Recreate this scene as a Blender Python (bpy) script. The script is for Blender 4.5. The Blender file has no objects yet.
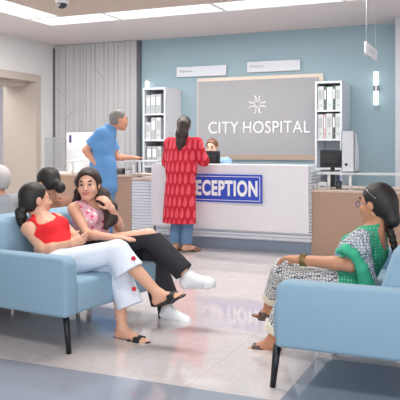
import bpy, bmesh, math, random
import numpy as np
from mathutils import Vector, Matrix

# ------------------------------------------------------------------ camera, world, light, exposure
SC = bpy.context.scene
TH = math.radians(23.5)            # the camera is turned 23.5 degrees to the left of the back wall's normal
CAM_Z, FPX, HORIZON = 1.26, 690.0, 146.0
cam_data = bpy.data.cameras.new('camera')
cam = bpy.data.objects.new('camera', cam_data)
SC.collection.objects.link(cam)
cam.location = (0, 0, CAM_Z)
cam.rotation_euler = (math.pi / 2, 0, TH)
cam_data.sensor_width = 36
cam_data.lens = 36 * FPX / 400
cam_data.shift_y = (HORIZON - 200) / 400
cam_data.clip_start = 0.05
SC.camera = cam

world = bpy.data.worlds.new('daylight')
SC.world = world
world.use_nodes = True
world.node_tree.nodes['Background'].inputs[0].default_value = (0.93, 0.96, 1.0, 1)
world.node_tree.nodes['Background'].inputs[1].default_value = 0.95

def area(name, loc, sx, sy, power, color=(1, 0.985, 0.965), rot=(0, 0, 0)):
    l = bpy.data.lights.new(name, 'AREA')
    l.shape = 'RECTANGLE'; l.size = sx; l.size_y = sy; l.energy = power; l.color = color
    o = bpy.data.objects.new(name, l); SC.collection.objects.link(o)
    o.location = loc; o.rotation_euler = rot
    return o
# first two: extra fill lamps added over the waiting area (above and behind the frame)
area('overhead_fill_waiting', (-2.6, 4.6, 2.97), 2.4, 0.6, 70)
area('overhead_fill_camera', (-1.0, 1.6, 2.97), 2.4, 0.6, 60)
area('ceiling_lamp_desk', (-3.6, 8.0, 2.96), 4.6, 0.5, 110)
area('ceiling_lamp_side', (-5.7, 6.6, 2.96), 0.5, 2.6, 50)
# unseen fill lamp added to brighten the corridor beyond the doorway
area('corridor_fill', (-8.5, 8.4, 2.9), 1.0, 1.0, 45)
# broad cool area light, unseen behind the camera
area('rear_soft_light', (1.2, -1.6, 1.7), 5.0, 2.4, 120, (0.95, 0.98, 1.0), (math.radians(90), 0, math.radians(18)))

SC.view_settings.view_transform = 'Standard'
SC.view_settings.look = 'None'
SC.view_settings.gamma = 1
SC.view_settings.use_curve_mapping = False
SC.view_settings.exposure = 0.10

# ------------------------------------------------------------------ helpers
FW = np.array([-math.sin(TH), math.cos(TH), 0.0])
RT = np.array([math.cos(TH), math.sin(TH), 0.0])
UP = np.array([0, 0, 1.0])
def at(px, py, t):
    """World point seen at a photo pixel, t metres in front of the camera."""
    p = FW * t + RT * (t * (px - 200) / FPX)
    p[2] = CAM_Z - (py - HORIZON) / FPX * t
    return p
def on_y(px, py, y):
    d = FW + RT * ((px - 200) / FPX)
    return at(px, py, y / d[1])
def xw(px, y):
    return on_y(px, HORIZON, y)[0]
def zw(px, py, y):
    return on_y(px, py, y)[2]
def unit(v):
    v = np.asarray(v, float); return v / (np.linalg.norm(v) + 1e-12)
def V(*a): return np.array(a, float)

def lin(c):
    return tuple(((x / 255) / 12.92 if x / 255 <= 0.04045 else ((x / 255 + 0.055) / 1.055) ** 2.4) for x in c)

class NT:
    def __init__(s, m):
        s.t = m.node_tree; s.t.nodes.clear()
    def n(s, typ, inputs=None, out=0, **props):
        nd = s.t.nodes.new(typ)
        for k, v in props.items(): setattr(nd, k, v)
        for k, v in (inputs or {}).items(): s.set(nd.inputs[k], v)
        return nd.outputs[out]
    def set(s, sock, v):
        if isinstance(v, bpy.types.NodeSocket): s.t.links.new(v, sock)
        elif isinstance(v, (tuple, list)) and len(v) == 3 and sock.type == 'RGBA': sock.default_value = (*v, 1)
        else: sock.default_value = v
    def m(s, op, a, b=0.0, c=0.0):
        return s.n('ShaderNodeMath', {0: a, 1: b, 2: c}, operation=op)
    def mix(s, f, a, b):
        return s.n('ShaderNodeMix', {0: f, 6: a, 7: b}, out=2, data_type='RGBA')
    def obj(s): return s.n('ShaderNodeTexCoord', out=3)
    def sep(s, v):
        nd = s.t.nodes.new('ShaderNodeSeparateXYZ'); s.t.links.new(v, nd.inputs[0]); return nd.outputs
    def noise(s, scale, detail=3, vec=None, rough=0.5):
        i = {'Scale': scale, 'Detail': detail, 'Roughness': rough}
        i['Vector'] = vec if vec is not None else s.obj()
        return s.n('ShaderNodeTexNoise', i)
    def bump(s, h, strength=0.2, dist=0.01):
        return s.n('ShaderNodeBump', {'Height': h, 'Strength': strength, 'Distance': dist})
    def finish(s, color, rough=0.5, metal=0.0, normal=None, **kw):
        p = s.t.nodes.new('ShaderNodeBsdfPrincipled')
        s.set(p.inputs['Base Color'], color); s.set(p.inputs['Roughness'], rough); s.set(p.inputs['Metallic'], metal)
        if normal is not None: s.set(p.inputs['Normal'], normal)
        for k, v in kw.items(): s.set(p.inputs[k.replace('_', ' ')], v)
        o = s.t.nodes.new('ShaderNodeOutputMaterial'); s.t.links.new(p.outputs[0], o.inputs[0])
        return p

def new_mat(name):
    m = bpy.data.materials.new(name); m.use_nodes = True
    return m, NT(m)
def flat(name, rgb, rough=0.5, metal=0.0, var=0.04, scale=6.0, bump=0.0, bscale=200, **kw):
    """Plain surface with a faint procedural unevenness."""
    m, n = new_mat(name)
    c = lin(rgb)
    f = n.noise(scale, 4)
    a = tuple(min(1, x * (1 - var)) for x in c); b = tuple(min(1, x * (1 + var)) for x in c)
    col = n.mix(f, a, b)
    nor = n.bump(n.noise(bscale, 2), bump, 0.004) if bump else None
    n.finish(col, rough, metal, nor, **kw)
    return m
def glow(name, rgb, strength):
    m, n = new_mat(name)
    e = n.n('ShaderNodeEmission', {'Color': lin(rgb), 'Strength': strength})
    o = n.t.nodes.new('ShaderNodeOutputMaterial'); n.t.links.new(e, o.inputs[0])
    return m

# ---- mesh building
def empty(name, loc=(0, 0, 0), rz=0.0, label=None, cat=None, group=None):
    o = bpy.data.objects.new(name, None); SC.collection.objects.link(o)
    o.empty_display_size = 0.1
    o.location = tuple(loc); o.rotation_euler = (0, 0, rz)
    tag(o, label, cat, group)
    return o
def tag(o, label=None, cat=None, group=None, kind=None):
    if label: o['label'] = label
    if cat: o['category'] = cat
    if group: o['group'] = group
    if kind: o['kind'] = kind
    return o
def link_mesh(name, me, mat, parent=None, smooth=True):
    o = bpy.data.objects.new(name, me); SC.collection.objects.link(o)
    for m in (mat if isinstance(mat, (list, tuple)) else [mat]): me.materials.append(m)
    if parent is not None:
        o.parent = parent
    if smooth:
        me.polygons.foreach_set('use_smooth', [True] * len(me.polygons))
    return o
class MB:
    """Collects shapes into one mesh (coordinates local to the parent)."""
    def __init__(s): s.bm = bmesh.new(); s.mi = 0
    def _mark(s, n0):
        s.bm.faces.ensure_lookup_table()
        for f in list(s.bm.faces)[n0:]: f.material_index = s.mi
    def box(s, lo, hi, bevel=0.0, seg=2, M=None):
        t = bmesh.new()
        bmesh.ops.create_cube(t, size=1)
        lo, hi = Vector(lo), Vector(hi)
        c, d = (lo + hi) / 2, hi - lo
        for v in t.verts: v.co = Vector((c.x + v.co.x * d.x, c.y + v.co.y * d.y, c.z + v.co.z * d.z))
        if bevel: bmesh.ops.bevel(t, geom=t.edges[:], offset=min(bevel, min(abs(d.x), abs(d.y), abs(d.z)) * 0.49), segments=seg, affect='EDGES', profile=0.5)
        if M is not None: bmesh.ops.transform(t, matrix=M, verts=t.verts)
        s._join(t); return s
    def _join(s, t):
        me = bpy.data.meshes.new('tmp'); t.to_mesh(me); t.free()
        n0 = len(s.bm.faces); s.bm.from_mesh(me); bpy.data.meshes.remove(me); s._mark(n0)
    def tube(s, a, b, ra, rb=None, n=16, caps=True):
        rb = ra if rb is None else rb
        a, b = Vector(a), Vector(b); d = b - a
        t = bmesh.new()
        bmesh.ops.create_cone(t, cap_ends=caps, segments=n, radius1=ra, radius2=rb, depth=d.length)
        q = d.to_track_quat('Z', 'Y').to_matrix().to_4x4()
        bmesh.ops.transform(t, matrix=Matrix.Translation((a + b) / 2) @ q, verts=t.verts)
        s._join(t); return s
    def lathe(s, prof, c, n=24):
        t = bmesh.new(); rings = []
        for r, z in prof:
            rings.append([t.verts.new((c[0] + r * math.cos(2 * math.pi * i / n), c[1] + r * math.sin(2 * math.pi * i / n), c[2] + z)) for i in range(n)])
        for p, q in zip(rings, rings[1:]):
            for i in range(n): t.faces.new((p[i], p[(i + 1) % n], q[(i + 1) % n], q[i]))
        t.faces.new(rings[0][::-1]); t.faces.new(rings[-1])
        s._join(t); return s
    def prism(s, pts, d):
        """Extrude a closed polygon (3-D points) by vector d."""
        t = bmesh.new()
        a = [t.verts.new(tuple(p)) for p in pts]; b = [t.verts.new(tuple(np.asarray(p, float) + np.asarray(d, float))) for p in pts]
        n = len(a)
        t.faces.new(a[::-1]); t.faces.new(b)
        for i in range(n): t.faces.new((a[i], a[(i + 1) % n], b[(i + 1) % n], b[i]))
        bmesh.ops.recalc_face_normals(t, faces=t.faces[:])
        s._join(t); return s
    def build(s, name, mat, parent=None, smooth=False, bevel=0.0):
        me = bpy.data.meshes.new(name); s.bm.to_mesh(me); s.bm.free()
        o = link_mesh(name, me, mat, parent, smooth)
        if bevel:
            b = o.modifiers.new('bevel', 'BEVEL'); b.width = bevel; b.segments = 2; b.limit_method = 'ANGLE'
        if smooth and bevel == 0:
            pass
        return o
def text_mesh(name, body, mat, parent, origin, width, height, extrude=0.004, bold=0.0, rot=None, spacing=1.0):
    """Lettering standing upright, facing -Y, its lower left corner at origin."""
    cu = bpy.data.curves.new(name, 'FONT'); cu.body = body; cu.size = 1; cu.offset = bold; cu.extrude = 0.01; cu.space_character = spacing
    tmp = bpy.data.objects.new(name + '_curve', cu); SC.collection.objects.link(tmp)
    bpy.context.view_layer.update()
    me = bpy.data.meshes.new_from_object(tmp.evaluated_get(bpy.context.evaluated_depsgraph_get()))
    bpy.data.objects.remove(tmp); bpy.data.curves.remove(cu)
    co = np.empty(len(me.vertices) * 3, np.float32); me.vertices.foreach_get('co', co); co = co.reshape(-1, 3)
    lo, hi = co.min(0), co.max(0)
    q = np.empty_like(co)
    q[:, 0] = (co[:, 0] - lo[0]) / (hi[0] - lo[0]) * width
    q[:, 2] = (co[:, 1] - lo[1]) / (hi[1] - lo[1]) * height
    q[:, 1] = -(co[:, 2] - lo[2]) / (hi[2] - lo[2]) * extrude
    if rot is not None: q = q @ np.asarray(rot).T
    q += np.asarray(origin, np.float32)
    me.vertices.foreach_set('co', q.astype(np.float32).ravel()); me.update()
    me.materials.clear()
    return link_mesh(name, me, mat, parent, False)
def copy_tree(o, parent=None):
    c = o.copy(); SC.collection.objects.link(c)
    if parent is not None: c.parent = parent
    for ch in list(o.children): copy_tree(ch, c)
    return c

# ---- organic shapes: blended rounded forms, meshed as one continuous surface
class Field:
    def __init__(s, h=0.007): s.ops = []; s.h = h
    def rc(s, a, b, ra, rb=None, k=0.02, n=None, st=1.0, op='u'):
        """rounded tapering limb; n/st stretch the section along an axis"""
        a = np.asarray(a, float); b = np.asarray(b, float); rb = ra if rb is None else rb
        def f(P, a=a, b=b, ra=ra, rb=rb, n=n, st=st):
            p = P - a; ba = b - a
            if n is not None:
                nn = unit(n)
                p = p + (p @ nn)[..., None] * nn * (1 / st - 1); ba = ba + (ba @ nn) * nn * (1 / st - 1)
            h = np.clip((p @ ba) / max(ba @ ba, 1e-9), 0, 1)
            return np.linalg.norm(p - h[..., None] * ba, axis=-1) - (ra + (rb - ra) * h)
        r = max(ra, rb) * max(st, 1)
        s.ops.append((op, f, np.minimum(a, b) - r, np.maximum(a, b) + r, k)); return s
    def chain(s, pts, rs, k=0.015, **kw):
        for i in range(len(pts) - 1): s.rc(pts[i], pts[i + 1], rs[i], rs[i + 1], k, **kw)
        return s
    def ell(s, c, rad, ax=None, k=0.02, op='u'):
        c = np.asarray(c, float); rad = np.asarray(rad, float); A = np.eye(3) if ax is None else np.array([unit(x) for x in ax])
        def f(P):
            p = (P - c) @ A.T
            k0 = np.linalg.norm(p / rad, axis=-1); k1 = np.linalg.norm(p / rad ** 2, axis=-1) + 1e-9
            return k0 * (k0 - 1) / k1
        r = rad.max()
        s.ops.append((op, f, c - r, c + r, k)); return s
    def fr(s, a, b, ra, rb, k=0.01, n=None, st=1.0, op='u'):
        """tapering form with flat ends (sleeves, trouser legs, hems)"""
        a = np.asarray(a, float); b = np.asarray(b, float); L = np.linalg.norm(b - a); ax = (b - a) / L
        def f(P):
            p = P - a; t = p @ ax; q = p - t[..., None] * ax
            if n is not None:
                nn = np.asarray(n, float); nn = unit(nn - (nn @ ax) * ax); q = q + (q @ nn)[..., None] * nn * (1 / st - 1)
            r = ra + (rb - ra) * np.clip(t / L, 0, 1)
            return np.maximum(np.linalg.norm(q, axis=-1) - r, np.maximum(-t, t - L))
        r = max(ra, rb) * max(st, 1)
        s.ops.append((op, f, np.minimum(a, b) - r, np.maximum(a, b) + r, k)); return s
    def plane(s, c, n):
        """keep only the side against n"""
        c = np.asarray(c, float); n = unit(n)
        s.ops.append(('i', lambda P: (P - c) @ n, None, None, 0)); return s
    def sub_ell(s, *a, **k): return s.ell(*a, op='s', **k)
    def func(s, f): s.ops.append(('i', f, None, None, 0)); return s
    def merge(s, o): s.ops += o.ops; return s
    def build(s, name, mat, parent=None, origin=None):
        h = s.h
        lo = np.min([o[2] for o in s.ops if o[0] == 'u'], axis=0) - 3 * h; hi = np.max([o[3] for o in s.ops if o[0] == 'u'], axis=0) + 3 * h
        N = np.ceil((hi - lo) / h).astype(int) + 1
        ax = [lo[i] + h * np.arange(N[i]) for i in range(3)]
        D = np.full(N, 0.3, np.float32)
        def block(l, u):
            i0 = np.clip(np.floor((l - lo) / h).astype(int), 0, N); i1 = np.clip(np.ceil((u - lo) / h).astype(int) + 1, 0, N)
            return tuple(slice(x, y) for x, y in zip(i0, i1))
        for op, f, l, u, k in s.ops:
            b = (slice(None),) * 3 if op == 'i' else block(l - k - 2 * h, u + k + 2 * h)
            g = np.stack(np.meshgrid(ax[0][b[0]], ax[1][b[1]], ax[2][b[2]], indexing='ij'), -1)
            if g.size == 0: continue
            d = f(g).astype(np.float32); E = D[b]
            if op == 'u':
                q = np.maximum(k - np.abs(E - d), 0) / max(k, 1e-6); D[b] = np.minimum(E, d) - q * q * k * 0.25
            elif op == 's':
                q = np.maximum(k - np.abs(E + d), 0) / max(k, 1e-6); D[b] = np.maximum(E, -d) + q * q * k * 0.25
            else: D[b] = np.maximum(E, d)
        me = surface(D, lo, h, name, parent.matrix_world.inverted() if parent is not None and False else None, origin)
        return link_mesh(name, me, mat, parent, True)
def surface(D, lo, h, name, M=None, origin=None):
    I = D < 0
    c = np.zeros(np.array(D.shape) - 1, np.int8); sh = c.shape
    def cor(A, i, j, k): return A[i:i + sh[0], j:j + sh[1], k:k + sh[2]]
    for i in (0, 1):
        for j in (0, 1):
            for k in (0, 1): c += cor(I, i, j, k)
    act = (c > 0) & (c < 8)
    idx = np.full(sh, -1, np.int64); idx[act] = np.arange(act.sum())
    acc = np.zeros((act.sum(), 3)); cnt = np.zeros(act.sum())
    cc = np.argwhere(act)
    val = {}
    for i in (0, 1):
        for j in (0, 1):
            for k in (0, 1): val[i, j, k] = D[cc[:, 0] + i, cc[:, 1] + j, cc[:, 2] + k].astype(float)
    for a in list(val):
        for d in range(3):
            if a[d] == 0:
                b = tuple(a[x] + (x == d) for x in range(3))
                va, vb = val[a], val[b]; x = (va < 0) != (vb < 0)
                t = np.where(x, va / np.where(x, va - vb, 1), 0)
                pt = np.array(a, float)[None] + t[:, None] * np.eye(3)[d]
                acc[x] += pt[x]; cnt[x] += 1
    vs = (cc + acc / cnt[:, None]) * h + lo
    if origin is not None: vs = vs - np.asarray(origin)
    quads = []
    for d in range(3):
        e1, e2 = (d + 1) % 3, (d + 2) % 3
        A = [slice(None)] * 3; B = [slice(None)] * 3; A[d] = slice(0, -1); B[d] = slice(1, None)
        ia, ib = I[tuple(A)], I[tuple(B)]
        for flip in (False, True):
            q = np.argwhere((ia & ~ib) if not flip else (~ia & ib))
            q = q[(q[:, e1] > 0) & (q[:, e2] > 0) & (q[:, e1] < D.shape[e1] - 1) & (q[:, e2] < D.shape[e2] - 1)]
            o1 = np.eye(3, dtype=int)[e1]; o2 = np.eye(3, dtype=int)[e2]
            r = [idx[tuple((q - a).T)] for a in (o1 * 0, o1, o1 + o2, o2)]
            r = np.stack(r if not flip else r[::-1], -1); quads.append(r)
    F = np.concatenate(quads)
    me = bpy.data.meshes.new(name)
    me.vertices.add(len(vs)); me.vertices.foreach_set('co', vs.astype(np.float32).ravel())
    me.loops.add(F.size); me.loops.foreach_set('vertex_index', F.astype(np.int32).ravel())
    me.polygons.add(len(F)); me.polygons.foreach_set('loop_start', np.arange(0, F.size, 4, dtype=np.int32))
    me.polygons.foreach_set('loop_total', np.full(len(F), 4, np.int32))
    me.update(calc_edges=True); me.validate()
    return me

# ------------------------------------------------------------------ materials
def mat_floor():
    m, n = new_mat('marble_floor')
    P = n.obj(); x, y, z = n.sep(P)
    dark = n.m('MAXIMUM', n.m('LESS_THAN', y, 3.28), n.m('MULTIPLY', n.m('GREATER_THAN', x, -1.0), n.m('LESS_THAN', y, 4.05)))
    cloud = n.noise(1.6, 6, P, 0.6); vein = n.noise(3.2, 8, P, 0.7)
    v = n.m('LESS_THAN', n.m('ABSOLUTE', n.m('SUBTRACT', vein, 0.5)), 0.012)
    light = n.mix(cloud, lin((196, 188, 188)), lin((214, 207, 207)))
    light = n.mix(n.m('MULTIPLY', v, 0.30), light, lin((176, 164, 162)))
    dk0 = n.mix(cloud, lin((140, 147, 160)), lin((156, 162, 174)))  # left part of the dark floor, colour lightened to stand in for its reflections
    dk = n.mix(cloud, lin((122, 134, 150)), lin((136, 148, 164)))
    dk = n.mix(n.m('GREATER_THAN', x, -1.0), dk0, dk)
    gx = n.m('ABSOLUTE', n.m('SUBTRACT', n.m('FRACT', n.m('DIVIDE', n.m('ADD', x, 20.0), 1.0)), 0.5))
    gy = n.m('ABSOLUTE', n.m('SUBTRACT', n.m('FRACT', n.m('DIVIDE', n.m('ADD', y, 19.72), 1.0)), 0.5))
    joint = n.m('MAXIMUM', n.m('LESS_THAN', gx, 0.0025), n.m('LESS_THAN', gy, 0.0025))
    col = n.mix(dark, light, dk)
    col = n.mix(n.m('MULTIPLY', joint, 0.35), col, lin((140, 135, 136)))
    n.finish(col, n.m('MULTIPLY_ADD', cloud, 0.05, 0.035), 0.0, None, Specular_IOR_Level=1.0)
    return m
def mat_wood(name, a, b, rough=0.45):
    m, n = new_mat(name)
    mp = n.n('ShaderNodeMapping', {'Vector': n.obj(), 'Scale': (1.5, 1.5, 22.0)})
    g = n.noise(3.0, 6, mp, 0.6)
    n.finish(n.mix(g, lin(a), lin(b)), rough)
    return m
def mat_fabric(name, a, b, rough=0.85, scale=260):
    m, n = new_mat(name)
    w = n.noise(scale, 2); big = n.noise(2.5, 3)
    col = n.mix(n.m('MULTIPLY_ADD', w, 0.6, n.m('MULTIPLY', big, 0.4)), lin(a), lin(b))
    n.finish(col, rough, 0, n.bump(w, 0.25, 0.002), Sheen_Weight=0.15)
    return m
def mat_skin(name, rgb):
    m, n = new_mat(name)
    c = lin(rgb); f = n.noise(14, 4)
    col = n.mix(f, tuple(x * 0.93 for x in c), tuple(min(1, x * 1.06) for x in c))
    n.finish(col, 0.5, 0, n.bump(n.noise(160, 2), 0.05, 0.001), Subsurface_Weight=0.08, Subsurface_Radius=(0.012, 0.005, 0.003), Subsurface_Scale=0.5)
    return m
def mat_hair(name, a, b, rough=0.42):
    m, n = new_mat(name)
    mp = n.n('ShaderNodeMapping', {'Vector': n.obj(), 'Scale': (60, 60, 9)})
    g = n.noise(3.0, 4, mp, 0.6)
    n.finish(n.mix(g, lin(a), lin(b)), rough, 0, n.bump(g, 0.5, 0.004))
    return m
def mat_cloth(name, rgb, var=0.06, fold=0.35, rough=0.85):
    m, n = new_mat(name)
    c = lin(rgb); w = n.noise(9, 3)
    mp = n.n('ShaderNodeMapping', {'Vector': n.obj(), 'Scale': (16, 16, 7)})
    fo = n.noise(1.0, 2, mp)
    n.finish(n.mix(w, tuple(x * (1 - var) for x in c), tuple(min(1, x * (1 + var)) for x in c)), rough, 0, n.bump(fo, fold, 0.02))
    return m
def mat_paisley():
    m, n = new_mat('kurta_print')
    x, y, z = n.sep(n.obj())
    v = n.m('DIVIDE', z, 0.135); row = n.m('FLOOR', v)
    u = n.m('ADD', n.m('DIVIDE', x, 0.062), n.m('MULTIPLY', n.m('MODULO', row, 2.0), 0.5))
    fu = n.m('SUBTRACT', n.m('FRACT', u), 0.5); fv = n.m('FRACT', v)
    w = n.m('MULTIPLY', n.m('SUBTRACT', 1.0, fv), 0.42)              # teardrop: wide below, pointed above
    w2 = n.m('MULTIPLY', n.m('SQRT', n.m('MAXIMUM', n.m('SUBTRACT', fv, 0.06), 0.0)), w)
    bend = n.m('ADD', fu, n.m('MULTIPLY', n.m('SUBTRACT', fv, 0.3), -0.12))
    ins = n.m('LESS_THAN', n.m('ABSOLUTE', bend), n.m('MULTIPLY', w2, 1.9))
    core = n.m('LESS_THAN', n.m('ABSOLUTE', bend), n.m('MULTIPLY', w2, 0.9))
    c = n.mix(ins, lin((186, 18, 44)), lin((226, 92, 108)))
    c = n.mix(n.m('MULTIPLY', core, 0.6), c, lin((206, 48, 66)))
    n.finish(c, 0.85)
    return m
def mat_floral():
    m, n = new_mat('floral_print')
    P = n.obj()
    vt = n.t.nodes.new('ShaderNodeTexVoronoi'); n.t.links.new(P, vt.inputs['Vector']); vt.inputs['Scale'].default_value = 26
    d, cr = vt.outputs['Distance'], n.sep(vt.outputs['Color'])[0]
    wob = n.m('MULTIPLY', n.noise(60, 2, P), 0.25)
    spot = n.m('LESS_THAN', n.m('ADD', d, wob), n.m('MULTIPLY_ADD', cr, 0.25, 0.30))
    c = n.mix(n.m('GREATER_THAN', cr, 0.5), lin((178, 34, 66)), lin((224, 96, 126)))
    c = n.mix(n.m('GREATER_THAN', cr, 0.82), c, lin((246, 236, 238)))
    n.finish(n.mix(spot, lin((236, 186, 200)), c), 0.85)
    return m
def mat_lattice(name, base, line, scale, width):
    m, n = new_mat(name)
    vt = n.t.nodes.new('ShaderNodeTexVoronoi'); vt.feature = 'DISTANCE_TO_EDGE'
    n.t.links.new(n.obj(), vt.inputs['Vector']); vt.inputs['Scale'].default_value = scale; vt.inputs['Randomness'].default_value = 0.45
    n.finish(n.mix(n.m('LESS_THAN', vt.outputs['Distance'], width), lin(base), lin(line)), 0.85)
    return m
def mat_dots(name, base, dot, scale=55, r=0.28):
    m, n = new_mat(name)
    vt = n.t.nodes.new('ShaderNodeTexVoronoi'); n.t.links.new(n.obj(), vt.inputs['Vector']); vt.inputs['Scale'].default_value = scale; vt.inputs['Randomness'].default_value = 0.15
    n.finish(n.mix(n.m('LESS_THAN', vt.outputs['Distance'], r), lin(base), lin(dot)), 0.8)
    return m
def mat_glass(name, tint, alpha, rough=0.05):
    m, n = new_mat(name)
    n.finish(lin(tint), rough, 0, None, Alpha=alpha)
    return m

M = {}
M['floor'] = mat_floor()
M['ceiling'] = flat('ceiling_paint', (196, 179, 166), 0.9, var=0.02)
M['soffit'] = flat('soffit_paint', (214, 207, 206), 0.9, var=0.02)
M['wall_blue'] = flat('blue_wall_paint', (154, 178, 188), 0.75, var=0.03, scale=2)
M['wall_white'] = flat('white_wall_paint', (220, 219, 218), 0.8, var=0.02, scale=2)
M['panel_grey'] = flat('grey_wall_panel', (190, 190, 192), 0.6, var=0.03)
M['groove'] = flat('panel_groove', (168, 169, 178), 0.8)
M['dark_gap'] = flat('dark_gap', (96, 98, 104), 0.8)
M['beige'] = flat('beige_door_frame', (190, 178, 168), 0.6, var=0.03)
M['corridor'] = flat('corridor_paint', (206, 208, 212), 0.8)
M['pillar'] = flat('pillar_paint', (194, 195, 204), 0.7, var=0.02)
M['sign_grey'] = flat('name_panel_grey', (160, 160, 164), 0.5, var=0.03, scale=3)
M['white'] = flat('white_paint', (238, 238, 240), 0.45, var=0.02)
M['white_gloss'] = flat('white_laminate', (226, 225, 230), 0.3, var=0.02)
M['cabinet'] = flat('white_cabinet', (212, 216, 223), 0.45, var=0.02)
M['louvre'] = flat('grey_louvre', (214, 218, 226), 0.4, var=0.02)
M['plinth'] = flat('brushed_plinth', (136, 148, 166), 0.3, 0.3, var=0.05)
M['wood'] = mat_wood('desk_wood', (166, 134, 114), (180, 150, 131))
M['wood_top'] = mat_wood('desk_top_wood', (196, 176, 162), (208, 190, 176))
M['sign_blue'] = flat('sign_blue', (40, 74, 186), 0.5, var=0.02)
M['ink_grey'] = flat('grey_print', (150, 152, 158), 0.7)
M['ink_purple'] = flat('purple_print', (74, 66, 120), 0.7)
M['paper'] = flat('paper', (240, 240, 240), 0.8, var=0.015)
M['binder'] = flat('grey_binder', (168, 172, 174), 0.6)
M['binder_white'] = flat('white_binder', (196, 200, 200), 0.6)
M['binder_dark'] = flat('dark_binder', (88, 92, 96), 0.6)
M['binder_pink'] = flat('pink_binder', (214, 178, 182), 0.6)
M['binder_mint'] = flat('pale_green_binder', (200, 220, 210), 0.6)
M['black'] = flat('black_plastic', (30, 31, 34), 0.4)
M['screen'] = flat('dark_screen', (46, 48, 54), 0.25)
M['chrome'] = flat('chrome', (190, 192, 196), 0.2, 1.0)
M['metal_black'] = flat('black_metal_leg', (30, 32, 38), 0.35, 0.3)
M['sofa'] = mat_fabric('blue_upholstery', (122, 154, 176), (140, 171, 192))
M['glass'] = mat_glass('clear_glass', (226, 231, 234), 0.72)
M['smoke_glass'] = mat_glass('grey_glass', (160, 162, 166), 0.5)
M['lamp'] = glow('lamp_glow', (255, 252, 246), 1.6)
M['sconce'] = glow('sconce_glow', (255, 253, 250), 2.2)
M['led'] = glow('warm_led', (255, 208, 170), 3.0)
M['purple'] = flat('purple_upholstery', (88, 70, 104), 0.8)

# ------------------------------------------------------------------ the setting
YB, ZC, XL = 10.05, 3.0, -7.11
def struct(name, mb, mat, smooth=False): return tag(mb.build(name, mat, None, smooth), kind='structure')
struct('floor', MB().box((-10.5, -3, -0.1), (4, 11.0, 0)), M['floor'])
struct('wall_back', MB().box((-5.42, YB, 0), (3.5, YB + 0.2, ZC + .2)), M['wall_blue'])
# left wall with its doorway
D0, D1, DZ = 7.8, 9.45, 2.33
lw = MB().box((XL - 0.2, D1 + .1, 0), (XL, YB + 0.2, ZC + .2)).box((XL - 0.2, -3, 0), (XL, D0 - .1, ZC + .2)).box((XL - 0.2, D0 - .1, DZ + .1), (XL, D1 + .1, ZC + .2))
struct('wall_left', lw, M['wall_white'])
df = MB().box((XL - 0.66, D1, 0), (XL + .025, D1 + .13, DZ + .12)).box((XL - 0.66, D0 - .13, 0), (XL + .025, D0, DZ + .12)).box((XL - 0.66, D0, DZ), (XL + .025, D1, DZ + .12))
df.box((XL - 0.5, D0, DZ - .07), (XL - 0.16, D1, DZ))
struct('door_1', df, M['beige'])
struct('wall_corridor', MB().box((-9.9, 6.5, 0), (-9.8, 11.0, ZC)).box((-9.8, 10.9, 0), (XL - .66, 11.0, ZC)), M['corridor'])
# ceiling: lowered edge round the room and the inner field, with the light run between them
struct('ceiling', MB().box((-5.4, -3, ZC), (4, 7.75, ZC + 0.15)), M['ceiling'])
struct('ceiling_edge', MB().box((-10.0, 8.3, ZC), (4, 11.0, ZC + 0.15)).box((-10.0, -3, ZC), (-5.96, 8.3, ZC + 0.15)), M['soffit'])
struct('ceiling_recess', MB().box((-6.0, -3, ZC + 0.11), (-5.36, 8.34, ZC + 0.15)).box((-5.4, 7.71, ZC + 0.11), (4, 8.34, ZC + 0.15)), M['white'])
# slatted grey feature wall left of the desk, with slanting battens
XP0, XP1, YP = XL + 0.03, -5.475, 9.97
pw = MB(); pw.mi = 1; pw.box((XL, YP + 0.02, 0), (-5.475, YB + .1, ZC)); pw.mi = 0
edges = [xw(p, 9.97) for p in (53.6, 59, 65.5, 74, 80, 83, 86, 91, 95, 104, 108, 114, 118, 125, 130)] + [XP1]
for a, b in zip(edges, edges[1:]): pw.box((a + .004, YP, 0.0), (b - .004, YP + .03, ZC - .01))
for (xa, za, xb_, zb) in [(xw(a, 9.97), zw(a, b, 9.97), xw(c, 9.97), zw(c, d, 9.97)) for a, b, c, d in ((56, 87, 64, 96), (66, 119, 74, 110), (95, 68, 103.5, 79), (107, 117, 114, 109))]:
    d = unit((xb_ - xa, 0, zb - za)); w = V(-d[2], 0, d[0]) * .004
    a = V(xa, YP - .006, za); b = V(xb_, YP - .006, zb)
    pw.mi = 1; pw.prism([a - w, b - w, b + w, a + w], (0, .01, 0)); pw.mi = 0
struct('wall_panelling', pw, [M['panel_grey'], M['groove']])
struct('trim_1', MB().box((-5.475, YP + .03, 0), (-5.42, YB + .02, ZC - .005)), M['dark_gap'])
struct('trim_2', MB().box((XL, YP - .015, 0), (XL + .035, YP + .06, ZC - .05)), M['dark_gap'])
struct('pillar', MB().box((xw(395.3, 9.6), 9.6, 0), (-0.4, YB + .02, ZC + .02)), M['pillar'])

# ------------------------------------------------------------------ ceiling lights
def ceiling_light(x0, y0, x1, y1, label):
    t = empty('ceiling_light', ((x0 + x1) / 2, (y0 + y1) / 2, ZC), 0, label, 'ceiling light', 'ceiling light run')
    hx, hy = (x1 - x0) / 2 - .006, (y1 - y0) / 2 - .006
    MB().box((-hx + .02, -hy + .02, 0.008), (hx - .02, hy - .02, 0.03)).build('diffuser', M['lamp'], t)
    fr = MB()
    for lo, hi in (((-hx, -hy), (hx, -hy + .02)), ((-hx, hy - .02), (hx, hy)), ((-hx, -hy + .02), (-hx + .02, hy - .02)), ((hx - .02, -hy + .02), (hx, hy - .02))):
        fr.box((*lo, -0.004), (*hi, 0.11))
    fr.build('frame', M['white'], t)
ceiling_light(-5.96, 7.75, -4.78, 8.3, 'glowing ceiling panel at the corner of the light run, over the left desk')
ceiling_light(-4.78, 7.75, -3.24, 8.3, 'long glowing ceiling panel, next to the corner one, above the standing woman')
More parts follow.
